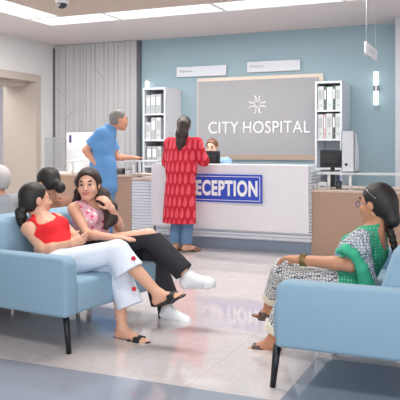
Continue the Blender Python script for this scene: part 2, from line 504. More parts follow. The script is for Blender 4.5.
ceiling_light(-3.24, 7.75, -1.70, 8.3, 'long glowing ceiling panel above the hospital name panel, second from the corner')
ceiling_light(-1.70, 7.75, -0.16, 8.3, 'glowing ceiling panel at the right end of the light run')
ceiling_light(-5.96, 6.21, -5.40, 7.75, 'glowing ceiling panel running along the left wall beside the dome camera')

# security camera hanging from the ceiling
cp = at(62, 8, 7.9)
sc_ = empty('security_camera', (cp[0], cp[1], ZC), 0, 'white dome security camera hanging from the ceiling', 'security camera')
MB().lathe([(.055, 0), (.055, -.03), (.03, -.035), (.03, -.055)], (0, 0, 0)).build('mount', M['white'], sc_, True)
MB().lathe([(.03, -.045), (.075, -.06), (.078, -.10), (.06, -.112)], (0, 0, 0)).build('housing', M['white'], sc_, True)
MB().lathe([(.06, -.105), (.056, -.135), (.04, -.158), (.015, -.168), (.002, -.169)], (0, 0, 0)).build('dome', M['screen'], sc_, True)
MB().tube((0, -.05, -.125), (0, -.075, -.135), .022, .02).build('lens', M['chrome'], sc_, True)

# ------------------------------------------------------------------ back wall things
def sconce(px, label):
    x = xw(px, YB - .06)
    t = empty('wall_sconce', (x, YB - .06, 1.82), 0, label, 'wall lamp', 'twin tube wall lamps')
    MB().tube((0, 0, .30), (0, 0, .50), .034).build('lamp_tube', M['sconce'], t, False)
    MB().tube((0, 0, .02), (0, 0, .22), .034).build('lamp_tube', M['sconce'], t, False)
    MB().tube((0, 0, .22), (0, 0, .30), .038).box((-.025, .0, .23), (.025, .06, .29)).build('bracket', M['chrome'], t)
    for z in (.010, .496): MB().tube((0, 0, z), (0, 0, z + .012), .036).build('end_cap', M['chrome'], t)
sconce(376, 'chrome and white tube wall lamp on the bare blue wall at right')
sconce(147.2, 'white tube wall lamp mostly hidden behind the left file cabinet')

# hospital name panel with warm light behind its edges
px0, px1 = xw(198, 9.93), xw(318, 9.93)
npanel = empty('name_panel', ((px0 + px1) / 2, 9.93, 1.12), 0, 'large grey backlit wall panel carrying white hospital name', 'wall sign')
hw = (px1 - px0) / 2
MB().box((-hw, 0, 0), (hw, .03, 1.15), .004).build('board', M['sign_grey'], npanel)
bk = MB().box((-hw + .10, .03, .08), (hw - .10, .119, 1.06)); bk.build('backing_frame', M['white'], npanel)
MB().box((-hw - .055, .095, -.07), (hw + .055, .118, 1.21)).build('halo_board', flat('halo_cream', (222, 213, 202), .8), npanel)  # added board; its cream colour carries the warm halo round the panel
led = MB().box((-hw + .03, .05, 1.075), (hw - .03, .085, 1.10)).box((-hw + .03, .05, .045), (hw - .03, .085, .07)).box((-hw + .035, .05, .08), (-hw + .06, .085, 1.06)).box((hw - .06, .05, .08), (hw - .035, .085, 1.06))
led.build('light_strip', M['led'], npanel)
tx0, tx1 = xw(208.5, 9.92), xw(310, 9.92)
cxp = (px0 + px1) / 2
for word, pa, pb in (('CITY', 208.5, 238.3), ('HOSPITAL', 243.2, 310)):
    xa, xb_ = xw(pa, 9.92), xw(pb, 9.92)
    text_mesh('lettering', word, M['white'], npanel, (xa - cxp, 0.0, zw(208, 133.5, 9.92) - 1.12), xb_ - xa, .180, .012, -.004, None, 1.06)
ec_ = V(xw(257.5, 9.92) - cxp, 0, zw(257, 104.5, 9.92) - 1.12)
em = MB()
for k in range(4):                                           # knot-like cross: each arm is a pair of rounded bars with a hooked end
    R = Matrix.Translation(Vector(ec_)) @ Matrix.Rotation(k * math.pi / 2, 4, 'Y')
    for sx in (-1, 1):
        em.box((sx * .026 - .0085, -.012, .018), (sx * .026 + .0085, 0, .105), 0, 2, R)
        Q = R @ Matrix.Translation((sx * .026, 0, .105)) @ Matrix.Rotation(sx * math.radians(38), 4, 'Y')
        em.box((-.0085, -.012, -.004), (.0085, 0, .036), 0, 2, Q)
    em.box((-.026, -.012, .030), (.026, 0, .045), 0, 2, R)
em.build('emblem', M['white'], npanel)

def wall_sign(pxa, pxb, top, bot, text, label):
    y = YB - .045
    x0, x1 = xw(pxa, y), xw(pxb, y); mid = (pxa + pxb) / 2
    z0, z1 = zw(mid, bot, y), zw(mid, top, y)
    t = empty('wall_sign', ((x0 + x1) / 2, y, z0), 0, label, 'sign', 'white signs high on the blue wall')
    w, h = (x1 - x0) / 2, z1 - z0
    MB().box((-w, 0, 0), (w, .03, h), .003).build('board', M['louvre'], t)
    MB().box((-w + .1, .03, h / 2 - .02), (-w + .14, .046, h / 2 + .02)).build('spacer', M['white'], t)
    MB().box((w - .14, .03, h / 2 - .02), (w - .1, .046, h / 2 + .02)).build('spacer', M['white'], t)
    text_mesh('lettering', text, M['ink_grey'], t, (-w * .86, -.001, h * .40), w * .52, h * .26, .002)
wall_sign(176.5, 226, 66.0, 76.2, 'Registration', 'long white wall sign left of the grey name panel, above the red kurta woman')
wall_sign(247, 300, 60.7, 71.3, 'Enquiry', 'long white wall sign directly above the grey name panel')

# sign hanging from the ceiling on two wires
hs_y0, hs_y1, hs_x = 8.0, 8.77, -1.415
hs = empty('hanging_sign', (hs_x, (hs_y0 + hs_y1) / 2, 2.32), 0, 'small white sign hung from the ceiling on two thin wires', 'sign')
MB().box((-.012, -.385, 0), (.012, .385, .135), .004).build('board', M['white'], hs)
for dy in (-.32, .32): MB().tube((0, dy, .13), (0, dy, ZC - 2.32), .0025, None, 8).build('wire', M['ink_grey'], hs)
pr = MB().box((.012, -.2, .05), (.0135, .18, .09)); pr.build('print', M['louvre'], hs)

# file cabinets
random.seed(4)
def cabinet(xl, xr, label):
    cx = (xl + xr) / 2; y0, y1, H = 9.46, YB - .01, 2.16
    t = empty('file_cabinet', (cx, y0, 0), 0, label, 'cabinet', 'tall white open file cabinets')
    w = (xr - xl) / 2; d = y1 - y0
    MB().box((-w, 0, 0), (-w + .025, d, H)).box((w - .025, 0, 0), (w, d, H)).box((-w + .025, 0, H - .03), (w - .025, d, H)).box((-w + .025, 0, 0), (w - .025, d, .12)).box((-w + .025, d - .02, .12), (w - .025, d, H - .03)).build('carcass', M['cabinet'], t)
    for z in (.55, .955, 1.36, 1.76): MB().box((-w + .025, .005, z - .025), (w - .025, d - .02, z)).build('shelf', M['cabinet'], t)
    return cx, w, y0
def binder(x, y, z, w, h, mat, label, group, d=.26):
    t = empty('binder', (x + w / 2, y + .03, z), 0, label, 'binder', group)
    MB().box((-w / 2, 0, 0), (w / 2, d, h), .004).build('cover', M[mat], t)
    MB().box((-w * .32, -.002, h * .45), (w * .32, .001, h * .85)).build('spine_label', M['paper'] if mat != 'binder_white' else M['binder'], t)
    MB().tube((0, -.003, h * .2), (0, .001, h * .2), min(.012, w * .3)).build('finger_ring', M['ink_grey'], t)
cx, w, y0 = cabinet(xw(142.9, 9.46), xw(165.2, 9.46), 'tall white file cabinet at the left end of the blue wall')
def row(cx, w, y0, z, items, where, group, off=0.0):
    n = len(items); x = cx - w + .03 + off
    words = ['first', 'second', 'third', 'fourth', 'fifth', 'sixth']
    for i, (bw, bh, mt, colr) in enumerate(items):
        binder(x, y0, z, bw, bh, mt, '%s binder, %s from the left on %s' % (colr, words[i], where), group); x += bw + .006
g1 = 'binders in the left file cabinet'
row(cx, w, y0, 1.76, [(.075, .29, 'binder', 'pale grey'), (.085, .30, 'binder', 'pale grey'), (.085, .30, 'binder', 'pale grey')], 'the top shelf of the left cabinet', g1, .01)
row(cx, w, y0, 1.36, [(.085, .27, 'binder_white', 'shorter white'), (.08, .34, 'binder', 'grey'), (.08, .34, 'binder_white', 'white')], 'the second shelf of the left cabinet', g1, .005)
row(cx, w, y0, .955, [(.085, .30, 'binder', 'grey'), (.085, .30, 'binder', 'grey'), (.07, .30, 'binder_white', 'white')], 'the third shelf of the left cabinet', g1, .02)
cx, w, y0 = cabinet(xw(315, 9.46), xw(342, 9.46), 'tall white file cabinet right of the hospital name panel')
g2 = 'binders in the right file cabinet'
row(cx, w, y0, 1.76, [(.085, .33, 'binder_white', 'white'), (.03, .33, 'binder_dark', 'thin dark grey'), (.085, .32, 'binder_mint', 'pale green'), (.025, .34, 'binder_dark', 'thin dark'), (.07, .33, 'binder_white', 'white')], 'the top shelf of the right cabinet', g2)
row(cx, w, y0, 1.36, [(.08, .34, 'binder_white', 'white'), (.026, .34, 'binder_pink', 'thin pink'), (.09, .35, 'binder_white', 'white'), (.028, .35, 'binder_dark', 'thin dark'), (.07, .35, 'binder_white', 'white')], 'the second shelf of the right cabinet', g2)

# ------------------------------------------------------------------ reception counter
YC = 7.75
cl, cr = xw(152, YC), xw(308.3, YC); cc = (cl + cr) / 2; hw = (cr - cl) / 2
ctr = empty('reception_counter', (cc, YC, 0), 0, 'white reception counter with faceted front above a grey plinth', 'reception counter')
TOP = 1.035
fp = MB()                                                    # faceted front: a slanting crease runs up to the right
t_ = bmesh.new()
A = [(-hw, 0, .26), (hw, 0.02, .25), (hw, -.004, .80), (-hw, -.03, .50), (-hw, -.012, TOP), (hw, -.012, TOP)]
B = [(-hw, .06, .26), (hw, .06, .25), (hw, .06, TOP), (-hw, .06, TOP)]
va = [t_.verts.new(p) for p in A]; vb = [t_.verts.new(p) for p in B]
for f in ((0, 1, 2, 3), (3, 2, 5, 4)): t_.faces.new([va[i] for i in f])
t_.faces.new([vb[3], vb[2], vb[1], vb[0]])
t_.faces.new([va[4], va[5], vb[2], vb[3]]); t_.faces.new([va[1], va[0], vb[0], vb[1]])
t_.faces.new([va[0], va[3], va[4], vb[3], vb[0]]); t_.faces.new([va[5], va[2], va[1], vb[1], vb[2]])
bmesh.ops.recalc_face_normals(t_, faces=t_.faces[:])
fp._join(t_); fp.build('front_panel', M['white_gloss'], ctr)
MB().box((-hw, .06, TOP - .03), (hw, .38, TOP), .004).build('countertop', M['white_gloss'], ctr)
lv = MB().box((-hw + .02, .075, .14), (hw - .005, .50, .99))
for i in range(22):
    z = .15 + i * .038
    if z < .3 or True: lv.box((-hw + .02, .058, z), (hw + .022, .50, z + .030), .004, 1)
lv.build('louvre_base', M['louvre'], ctr)
MB().box((-hw + .03, .10, 0), (hw + .03, .50, .14)).build('plinth', M['plinth'], ctr)
MB().box((-hw + .02, .50, .70), (hw, .95, .74)).box((-hw + .02, .9, 0), (-hw + .06, .95, .70)).box((hw - .06, .9, 0), (hw, .95, .70)).build('inner_desk', M['white_gloss'], ctr)

sl, sr = xw(184, YC - .03), xw(262.3, YC - .03)
rs = empty('reception_sign', ((sl + sr) / 2, YC - .045, .585), 0, 'blue sign with white capital lettering on the white counter front', 'sign')
w = (sr - sl) / 2; h = .335
MB().box((-w, 0, 0), (w, .016, h), .002).build('board', M['sign_blue'], rs)
bd = MB(); e, q = .022, .007
for lo, hi in (((-w + e, e), (w - e, e + q)), ((-w + e, h - e - q), (w - e, h - e)), ((-w + e, e + q), (-w + e + q, h - e - q)), ((w - e - q, e + q), (w - e, h - e - q))):
    bd.box((lo[0], -.002, lo[1]), (hi[0], .001, hi[1]))
bd.build('border', M['white'], rs)
text_mesh('lettering', 'RECEPTION', M['white'], rs, (-w + .062, -.001, .075), 2 * w - .115, .190, .003, .042, None, 1.12)

# ------------------------------------------------------------------ left desk wing
YD = 7.82
lx0, lx1 = xw(44, YD), cl + .015
ld = empty('service_desk', (lx0, YD, 0), 0, 'wood fronted desk wing left of the white counter, behind the leaning man', 'desk')
wl = lx1 - lx0; xb = xw(131, YD) - lx0
MB().box((0, 0, .0), (xb, .04, .86)).box((0, .04, 0), (.04, .7, .86)).build('front_panel', M['wood'], ld)
MB().box((-.01, -.01, .86), (xb + .01, .7, .885), .003).box((xb, .0, .815), (wl - .004, .62, .85), .003).build('desktop', M['wood_top'], ld)
lv = MB().box((xb, .03, .10), (wl - .03, .60, .815))
for i in range(19): lv.box((xb + .002, .005, .11 + i * .037), (wl - .03, .05, .141 + i * .037), .003, 1)
lv.build('louvre_panel', M['louvre'], ld)
MB().box((.02, .05, 0), (wl - .04, .55, .10)).build('plinth', M['plinth'], ld)

def glass_shelf(x0, x1, y0, z, d, posts, label, zb):
    t = empty('glass_shelf', (x0, y0, zb), 0, label, 'shelf', 'raised glass counters')
    MB().box((0, 0, z - zb - .025), (x1 - x0, d, z - zb), .004).build('glass_top', M['glass'], t)
    for p, dy in posts: MB().tube((p - x0, dy, 0), (p - x0, dy, z - zb - .025), .018).build('post', M['white'], t, True)
    return t
gx0, gx1 = xw(66, YD), xw(150, YD)
glass_shelf(gx0, gx1 - .05, YD + .02, 1.075, .32, [(xw(133, YD + .06), .06), (xw(139, YD + .06), .06), (xw(92, YD + .06), .06), (gx0 + .05, .06)], 'raised glass counter top that the man in blue leans on', .885)
# small things under the glass
def smallbox(name, px, py_b, y, w, d, h, mat, label, cat, z=None, lid=None):
    x = xw(px, y); z = zw(px, py_b, y) if z is None else z
    t = empty(name, (x, y, z), 0, label, cat)
    MB().box((-w / 2, 0, 0), (w / 2, d, h), .004).build('body', M[mat], t)
    MB().box((-w / 2 - .002, -.002, h * .72), (w / 2 + .002, d + .002, h * .86), .001).build('band' if lid is None else lid, M['ink_grey'], t)
    return t
smallbox('card_terminal', 117, 0, YD + .1, .16, .16, .075, 'binder_dark', 'dark grey box under the glass counter beside the man in blue', 'box', .886)
smallbox('tissue_box', 127.3, 0, YD + .13, .07, .12, .085, 'white', 'small white box under the glass counter by its end post', 'box', .886)
# notice board and smoked screen standing on the wing
nb0, nb1 = xw(66.5, YD + .4), xw(93, YD + .4)
nbz = .886
nb = empty('notice_stand', ((nb0 + nb1) / 2, YD + .40, nbz), 0, 'white notice stand with a purple mark behind the man in blue', 'notice board')
w = (nb1 - nb0) / 2
MB().box((-w, 0, 0), (w, .02, .56), .004).build('board', M['paper'], nb)
MB().box((-w + .045, -.003, .42), (-w + .085, 0, .53)).build('logo_print', M['ink_purple'], nb)
pp = MB().box((-w + .11, -.003, .40), (w - .05, 0, .41)).box((-w + .11, -.003, .36), (w - .09, 0, .368)).box((-w + .05, -.003, .20), (-w + .2, 0, .33))
pp.build('text_print', M['louvre'], nb)
MB().box((-w, 0.02, 0), (w, .16, .012)).build('foot', M['paper'], nb)
gs0, gs1 = xw(44.5, YD + .3), xw(64.5, YD + .3)
gs = empty('screen_divider', ((gs0 + gs1) / 2, YD + .3, .886), 0, 'grey glass divider screen at the left end of the desk wing', 'screen')
w = (gs1 - gs0) / 2
MB().box((-w, 0, .015), (w, .012, .50), .002).build('pane', M['smoke_glass'], gs)
MB().box((-w, -.03, 0), (w, .04, .015)).build('frame', M['white'], gs)

# ------------------------------------------------------------------ right desk wing
YR = 7.84
rx0 = xw(311.3, YR)
rd = empty('service_desk', (rx0, YR, 0), 0, 'wood fronted desk wing right of the white counter, behind the spectacled woman', 'desk')
MB().box((0, 0, 0), (2.4, .04, .73)).box((0, .04, 0), (.04, .9, .73)).build('front_panel', M['wood'], rd)
MB().box((-.005, -.008, .73), (2.4, .95, .755), .003).build('desktop', M['wood_top'], rd)
glass_shelf(xw(318, YR + .1), rx0 + 2.3, YR + .06, .955, .34, [(xw(328.5, YR + .1), .06), (xw(350, YR + .1), .06), (rx0 + 2.0, .06)], 'raised glass counter top carrying the white file box', .756)
# tall file box on the glass
fx0, fx1 = xw(341.5, YR + .12), xw(354.5, YR + .12)
fb = empty('file_box', ((fx0 + fx1) / 2, YR + .11, .956), 0, 'tall white file box with finger hole standing on the glass counter', 'file box')
w = (fx1 - fx0) / 2; H = .475; d = .27
shell = MB()
for sx in (-1, 1):
    x = sx * w
    shell.prism([(x, 0, 0), (x, d, 0), (x, d, H * .60), (x, d * .45, H * .93), (x, .0, H)], (-sx * .008, 0, 0))
shell.box((-w, 0, 0), (w, .008, H)).box((-w, d - .008, 0), (w, d, H * .6)).box((-w, 0, 0), (w, d, .01))
shell.build('case', M['louvre'], fb)
MB().tube((-w * .25, -.003, .09), (-w * .25, .002, .09), .017).build('finger_hole', M['black'], fb)
MB().box((-w * .8, .012, H - .06), (w * .8, .05, H - .005)).build('folder', M['binder_dark'], fb)
# monitors
def monitor(px0, px1, top, bot, y, zb, label, rz=0.0):
    x0, x1 = xw(px0, y), xw(px1, y); mid = (px0 + px1) / 2
    z0, z1 = zw(mid, bot, y), zw(mid, top, y)
    t = empty('monitor', ((x0 + x1) / 2, y, zb), rz, label, 'monitor')
    w = (x1 - x0) / 2
    MB().box((-w, 0, z0 - zb), (w, .03, z1 - zb), .006).box((-w * .6, -.02, z0 - zb + .04), (w * .6, .01, z1 - zb - .06), .01).build('housing', M['black'], t)
    MB().box((-w + .01, .03, z0 - zb + .012), (w - .01, .033, z1 - zb - .012)).build('display', M['screen'], t)
    MB().box((-.025, .005, .01), (.025, .025, z0 - zb + .05)).box((-.1, -.07, 0), (.1, .1, .012), .003).build('stand', M['black'], t)
monitor(320, 345, 150, 167.5, YR + .62, .756, 'black monitor seen from behind on the right desk beside the file box')
monitor(205.3, 219.5, 151, 168, YC + .66, .741, 'black monitor hiding the lower face of the receptionist')
# papers and pens on the right desk
for i, (px, wd, dd, lab) in enumerate(((314.5, .07, .3, 'white paper stack at the left end of the right desk'), (322, .1, .2, 'white paper stack next to the glass counter post'))):
    x = xw(px, YR + .2)
    ps = empty('paper_stack', (x, YR + .12 + .1 * i, .756), 0, lab, 'paper')
    MB().box((-wd / 2, 0, 0), (wd / 2, dd, .05 + .02 * i)).build('sheets', M['paper'], ps)
    MB().box((-wd * .3, -.002, .015), (wd * .3, 0, .03)).build('clip', M['binder_dark'], ps)
ph_x = xw(338, YR + .25)
pc = empty('pen_cup', (ph_x, YR + .3, .756), 0, 'dark pen cup below the glass counter on the right desk', 'pen cup')
MB().lathe([(.033, 0), (.036, .09), (.032, .09), (.03, .006)], (0, 0, 0), 20).build('cup', M['binder_dark'], pc, True)
for k in range(3): MB().tube((.01 * k - .01, .005, .01), (.02 * k - .02, .012 * k, .15), .004, None, 8).build('pen', M['sign_blue' if k else 'black'], pc)

# ------------------------------------------------------------------ sofas
def rounded_panel(mb, x0, x1, y0, y1, z0, z1, r, edge):
    """upright panel in the XZ plane with round upper corners, thickness along Y"""
    pts = [(x0, z0), (x1, z0)]
    for cx_, cz_, a0 in ((x1 - r, z1 - r, 0), (x0 + r, z1 - r, 90)):
        for i in range(9):
            a = math.radians(a0 + 90 * i / 8); pts.append((cx_ + r * math.cos(a), cz_ + r * math.sin(a)))
    t = bmesh.new(); n = len(pts)
    a = [t.verts.new((p[0], y0, p[1])) for p in pts]; b = [t.verts.new((p[0], y1, p[1])) for p in pts]
    t.faces.new(a); t.faces.new(b[::-1])
    for i in range(n): t.faces.new((a[i], b[i], b[(i + 1) % n], a[(i + 1) % n]))
    bmesh.ops.recalc_face_normals(t, faces=t.faces[:])
    e = [x for x in t.edges if len(x.link_faces) == 2 and x.calc_face_angle(0) > 1.0]
    bmesh.ops.bevel(t, geom=e, offset=edge, segments=3, affect='EDGES', profile=.5)
    mb._join(t); return mb
def make_sofa(loc, rz, length, arm_z, label, depth=.86, ybz=.76, fwd=.0, tilt=9, arm_in=.0):
    """local: front edge at x=0, back at x=-depth, length along +y"""
    s = empty('sofa', loc, rz, label, 'sofa', 'pale blue waiting sofas')
    T = .115
    for y0 in (0, length - T): rounded_panel(MB(), -depth, -arm_in, y0, y0 + T, .225, arm_z, .055, .022).build('arm', M['sofa'], s, True)
    MB().box((-depth + .10, T + .003, .228), (-.004, length - T - .003, .43), .03, 4).build('seat', M['sofa'], s, True)
    b = MB().box((-.085, T + .003, 0), (.085, length - T - .003, ybz - .24), .05, 5, Matrix.Translation((-depth + .125 + fwd, 0, .25)) @ Matrix.Rotation(math.radians(-tilt), 4, 'Y'))
    b.build('backrest', M['sofa'], s, True)
    for x, y, dx, dy in ((-.05, .06, .025, -.0), (-.05, length - .06, .025, .0), (-depth + .07, .06, -.025, -.0), (-depth + .07, length - .06, -.025, 0)):
        MB().tube((x, y, .226), (x + dx, y + dy, 0), .021, .016).build('leg', M['metal_black'], s, True)
    return s
RZL = -math.radians(6.5)
SL = np.array([-2.38, 3.46, 0]); FD = V(math.cos(RZL), math.sin(RZL), 0); LD = V(-math.sin(RZL), math.cos(RZL), 0)
def so(f, l, z):                                             # point in the left sofa's own terms
    p = SL + FD * f + LD * l; return V(p[0], p[1], z)
make_sofa(SL, RZL, 1.13, .585, 'pale blue sofa holding the two women who sit side by side')
q = SL - FD * 1.75 + LD * 1.45
make_sofa(q, RZL + math.pi, 1.50, .60, 'pale blue sofa behind, back to back, facing the doorway')
make_sofa((-1.05, 3.90 - .47 + .02, 0), math.pi, 1.5, .566, 'pale blue sofa at right under the woman in green', fwd=.18, tilt=18, arm_in=.055).location = (-1.115, 4.90, 0)

# ------------------------------------------------------------------ people
SK_A = mat_skin('skin_warm', (212, 162, 136)); SK_B = mat_skin('skin_light', (220, 170, 146)); SK_C = mat_skin('skin_tan', (204, 148, 120))
SK_D = mat_skin('skin_brown', (192, 136, 106)); SK_P = mat_skin('skin_pale', (226, 182, 160))
HR_K = mat_hair('black_hair', (14, 12, 13), (36, 30, 30), .5); HR_B = mat_hair('dark_brown_hair', (28, 17, 16), (56, 35, 30), .5)
HR_G = mat_hair('grey_hair', (92, 90, 88), (140, 136, 132), 0.6); HR_W = mat_hair('white_hair', (168, 160, 160), (204, 197, 196), 0.6)
HR_C = mat_hair('chestnut_hair', (92, 60, 40), (140, 98, 68))
M_EYE = flat('eye_white', (206, 198, 194), .4); M_IRIS = flat('dark_iris', (40, 26, 20), .2); M_LIP = flat('lips', (188, 104, 98), .45)
M_LIPD = flat('lips_plain', (160, 96, 82), .5); M_BROW = flat('eyebrow_hair', (62, 46, 40), .8)

def frame(f, u=UP):
    f = unit(f); r = unit(np.cross(f, u)); u = np.cross(r, f); return f, r, u
class Head:
    def __init__(s, c, f, u=UP, sc=1.0): s.c = np.asarray(c, float); s.f, s.r, s.u = frame(f, u); s.s = sc
    def p(s, a, b, w): return s.c + s.s * (a * s.r + b * s.f + w * s.u)
    def loc(s, P): q = (P - s.c) / s.s; return q @ s.r, q @ s.f, q @ s.u
    def ax(s): return (s.r, s.f, s.u)
    def skin(s, F, neck, rn=.048):
        S = s.s; A = s.ax(); R = lambda *x: np.array(x) * S
        F.ell(s.p(0, -.012, .028), R(.074, .093, .085), A, .02)
        F.ell(s.p(0, .030, -.035), R(.059, .060, .079), A, .03)
        F.rc(s.p(0, .05, -.085), s.p(0, .066, -.094), .024 * S, .018 * S, .025)
        for a in (-1, 1):
            F.rc(s.p(a * .048, .0, -.055), s.p(a * .018, .058, -.088), .018 * S, .016 * S, .025)
            F.ell(s.p(a * .036, .062, -.032), R(.028, .025, .026), A, .02)
            F.ell(s.p(a * .031, .106, .003), R(.016, .020, .009), A, .012, 's')
            F.ell(s.p(a * .077, -.006, -.008), R(.011, .021, .032), A, .008)
        F.rc(s.p(-.03, .078, .020), s.p(.03, .078, .020), .012 * S, None, .015)
        F.rc(s.p(0, .086, .012), s.p(0, .110, -.026), .007 * S, .0115 * S, .010)
        for a in (-1, 1): F.ell(s.p(a * .011, .098, -.030), R(.009, .010, .008), A, .006)
        F.rc(s.p(-.016, .084, -.060), s.p(.016, .084, -.060), .010 * S, None, .012)
        F.rc(neck, s.p(0, -.022, -.055), rn, rn * .93, .03)
    def face(s, body, lip=None, smile=.004):
        S = s.s; A = s.ax(); h = .0025
        for a in (-1, 1):
            Field(h).ell(s.p(a * .031, .080, .002), (.0145 * S, .011 * S, .0085 * S), A).build('eye', M_EYE, body)
            Field(h).ell(s.p(a * .031, .0885, .002), (.0078 * S, .0045 * S, .0078 * S), A).build('iris', M_IRIS, body)
            Field(h).rc(s.p(a * .014, .093, .027), s.p(a * .034, .088, .033), .0022 * S).rc(s.p(a * .034, .088, .033), s.p(a * .050, .074, .026), .0022 * S, .0016 * S).build('eyebrow', M_BROW, body)
            Field(h).chain([s.p(a * .016, .0855, .002), s.p(a * .031, .0935, .010), s.p(a * .047, .080, .003)], [.002 * S, .0028 * S, .002 * S], .003).build('eyelash', M_BROW, body)
        L = Field(h)
        L.chain([s.p(-.027, .0875, -.058 + smile), s.p(-.015, .0935, -.057 + smile * .4), s.p(-.006, .0945, -.0555), s.p(0, .094, -.057), s.p(.006, .0945, -.0555), s.p(.015, .0935, -.057 + smile * .4), s.p(.027, .0875, -.058 + smile)], [.003 * S, .004 * S, .0042 * S, .004 * S, .0042 * S, .004 * S, .003 * S], .004)
        L.chain([s.p(-.025, .0875, -.060 + smile), s.p(-.013, .0935, -.063 + smile * .3), s.p(0, .0945, -.065), s.p(.013, .0935, -.063 + smile * .3), s.p(.025, .0875, -.060 + smile)], [.003 * S, .0045 * S, .005 * S, .0045 * S, .003 * S], .004)
        L.build('lips', lip or M_LIP, body)
    def cap(s, h=.006, lift=.0, line=.03, slope=.55, low=-.075, extra=0.0):
        """hair close to the skull behind a slanting hairline"""
        S = s.s; F = Field(h)
        F.ell(s.p(0, -.016, .034), np.array((.083 + extra, .101 + extra, .090 + extra)) * S, s.ax(), .01)
        F.ell(s.p(0, -.045, -.02), np.array((.070, .062, .075)) * S, s.ax(), .03)
        def cut(P):
            a, b, w = s.loc(P); return np.maximum((b - slope * w - line) * .85, low - w) * S
        F.func(cut)
        return F

def hand(F, w, d, n, lat, s=1.0, curl=.35, spread=.05, rel=1.0):
    """palm, four unequal fingers and a thumb; d along the hand, n out of the palm, lat towards the thumb"""
    d = unit(d); n = unit(np.asarray(n) - (np.asarray(n) @ d) * d); lat0 = np.cross(d, n); lat = lat0 if lat0 @ np.asarray(lat) > 0 else -lat0
    P = lambda a, b, c: w + s * (a * d + b * lat + c * n)
    F.rc(P(.0, 0, 0), P(.05, .002, 0), .021 * s, .022 * s, .012, lat, 1.35)
    F.rc(P(.045, 0, 0), P(.078, 0, 0), .017 * s, .014 * s, .012, lat, 1.95)
    for i, (b, L) in enumerate(((.028, .92), (.0095, 1.0), (-.009, .94), (-.026, .76))):
        dirn = unit(d + lat * spread * (1.5 - i)); p = P(.084 - abs(i - 1) * .003, b, 0); ang = curl * (.75 + .12 * i)
        for j, (l, r0, r1) in enumerate(((.040, .0088, .008), (.026, .008, .0073), (.021, .0073, .006))):
            v = dirn * math.cos(ang) + n * math.sin(ang); e = p + v * l * L * s
            F.rc(p, e, r0 * s, r1 * s, .003); p = e; ang += curl * rel
    v = unit(d * .75 + lat * .75 + n * .25); p = P(.018, .022, .006)
    F.rc(p, p + v * .042 * s, .013 * s, .0105 * s, .01); p = p + v * .042 * s
    v = unit(d * .9 + lat * .35 + n * .35); F.rc(p, p + v * .030 * s, .0105 * s, .0085 * s, .005); p = p + v * .03 * s
    F.rc(p, p + unit(d + n * .4) * .022 * s, .009 * s, .007 * s, .004)
def arm(F, sh, el, wr, s=1.0, inf=0.0, k=.02):
    F.rc(sh, el, .047 * s + inf, .036 * s + inf, k)
    m = el + (wr - el) * .28
    F.chain([el, m, wr], [.036 * s + inf, .037 * s + inf, .024 * s + inf], k)
def leg(F, hip, kn, an, s=1.0, inf=0.0, back=None):
    F.chain([hip, kn], [.088 * s + inf, .056 * s + inf], .03)
    m = kn + (an - kn) * .32 + (np.asarray(back) * .018 if back is not None else 0)
    F.chain([kn, m, an], [.053 * s + inf, .051 * s + inf, .034 * s + inf], .02)
def foot(F, an, toe, dn, s=1.0, k=.015, toes=True):
    """an ankle, toe tip of the big toe, dn towards the sole"""
    dn = unit(dn); f = unit(toe - an - ((toe - an) @ dn) * dn); lat = np.cross(f, dn)
    heel = an + dn * .045 * s - f * .028 * s; ball = toe - f * .055 * s
    F.rc(an, heel, .034 * s, .028 * s, k); F.rc(an + dn * .01, ball + dn * 0, .032 * s, .022 * s, .03); F.rc(heel, ball, .027 * s, .022 * s, .02, lat, 1.25)
    F.rc(ball - lat * .02 * s, ball + lat * .02 * s, .019 * s, .017 * s, .015)
    if toes:
        for i in range(5):
            b = ball + lat * (.030 - .0145 * i) * s; L = (.05, .048, .042, .036, .028)[i]
            F.rc(b, b + f * L * s + dn * .004, (.0115 if i == 0 else .0085) * s, .0075 * s, .004)
def torso(F, pel, che, neck, shA, shB, hipA, hipB, front, s=1.0, inf=0.0, bust=0.0, shoulders=True, belly=0.0):
    lat = unit(shB - shA); lat2 = unit(hipB - hipA)
    F.rc(hipA, hipB, .092 * s + inf, None, .03)
    F.rc(pel, (pel + che) / 2, .098 * s + inf + belly, .088 * s + inf + belly, .04, lat2, 1.32)
    F.rc((pel + che) / 2, che, .088 * s + inf + belly * .6, .098 * s + inf, .04, lat, 1.36)
    F.rc(che, che + (neck - che) * .55, .098 * s + inf, .070 * s + inf, .04, lat, 1.5)
    if shoulders: F.rc(shA, shB, .048 * s + inf, None, .04)
    if shoulders: F.rc(che + (neck - che) * .5, neck, .07 * s + inf, .046 * s + inf, .04)
    if bust:
        for a in (-1, 1): F.rc(che + lat * a * .062 + front * .055, che + lat * a * .066 + front * (.055 + bust), .05 * s + inf, .042 * s + inf, .03)
def sandal(parent, an, toe, dn, mat, s=1.0, h=.004, name='sandal'):
    dn = unit(dn); f = unit(toe - an - ((toe - an) @ dn) * dn); lat = np.cross(f, dn)
    heel = an + dn * .072 * s - f * .055 * s; tip = toe + dn * .012 * s + f * .016
    F = Field(h); mid = (heel + tip) / 2 - dn * .004
    ball = toe - f * .055 * s + dn * .022 * s
    F.rc(heel, mid, .0085, .0085, .02, lat, 3.4); F.rc(mid, ball, .0085, .0085, .02, lat, 4.4); F.rc(ball, tip, .0085, .0075, .02, lat, 4.4)
    for o, w in ((0.008, 1.0), (-.004, 1.0), (-.016, 1.0), (-.028, 1.0)):
        c = ball + f * o - dn * .0
        F.chain([c + lat * .046 * s * w + dn * .004, c + lat * .030 * w - dn * .036 * s, c - dn * .046 * s, c - lat * .030 * w - dn * .036 * s, c - lat * .046 * s * w + dn * .004], [.008] * 5, .006)
    return F.build(name, mat, parent)
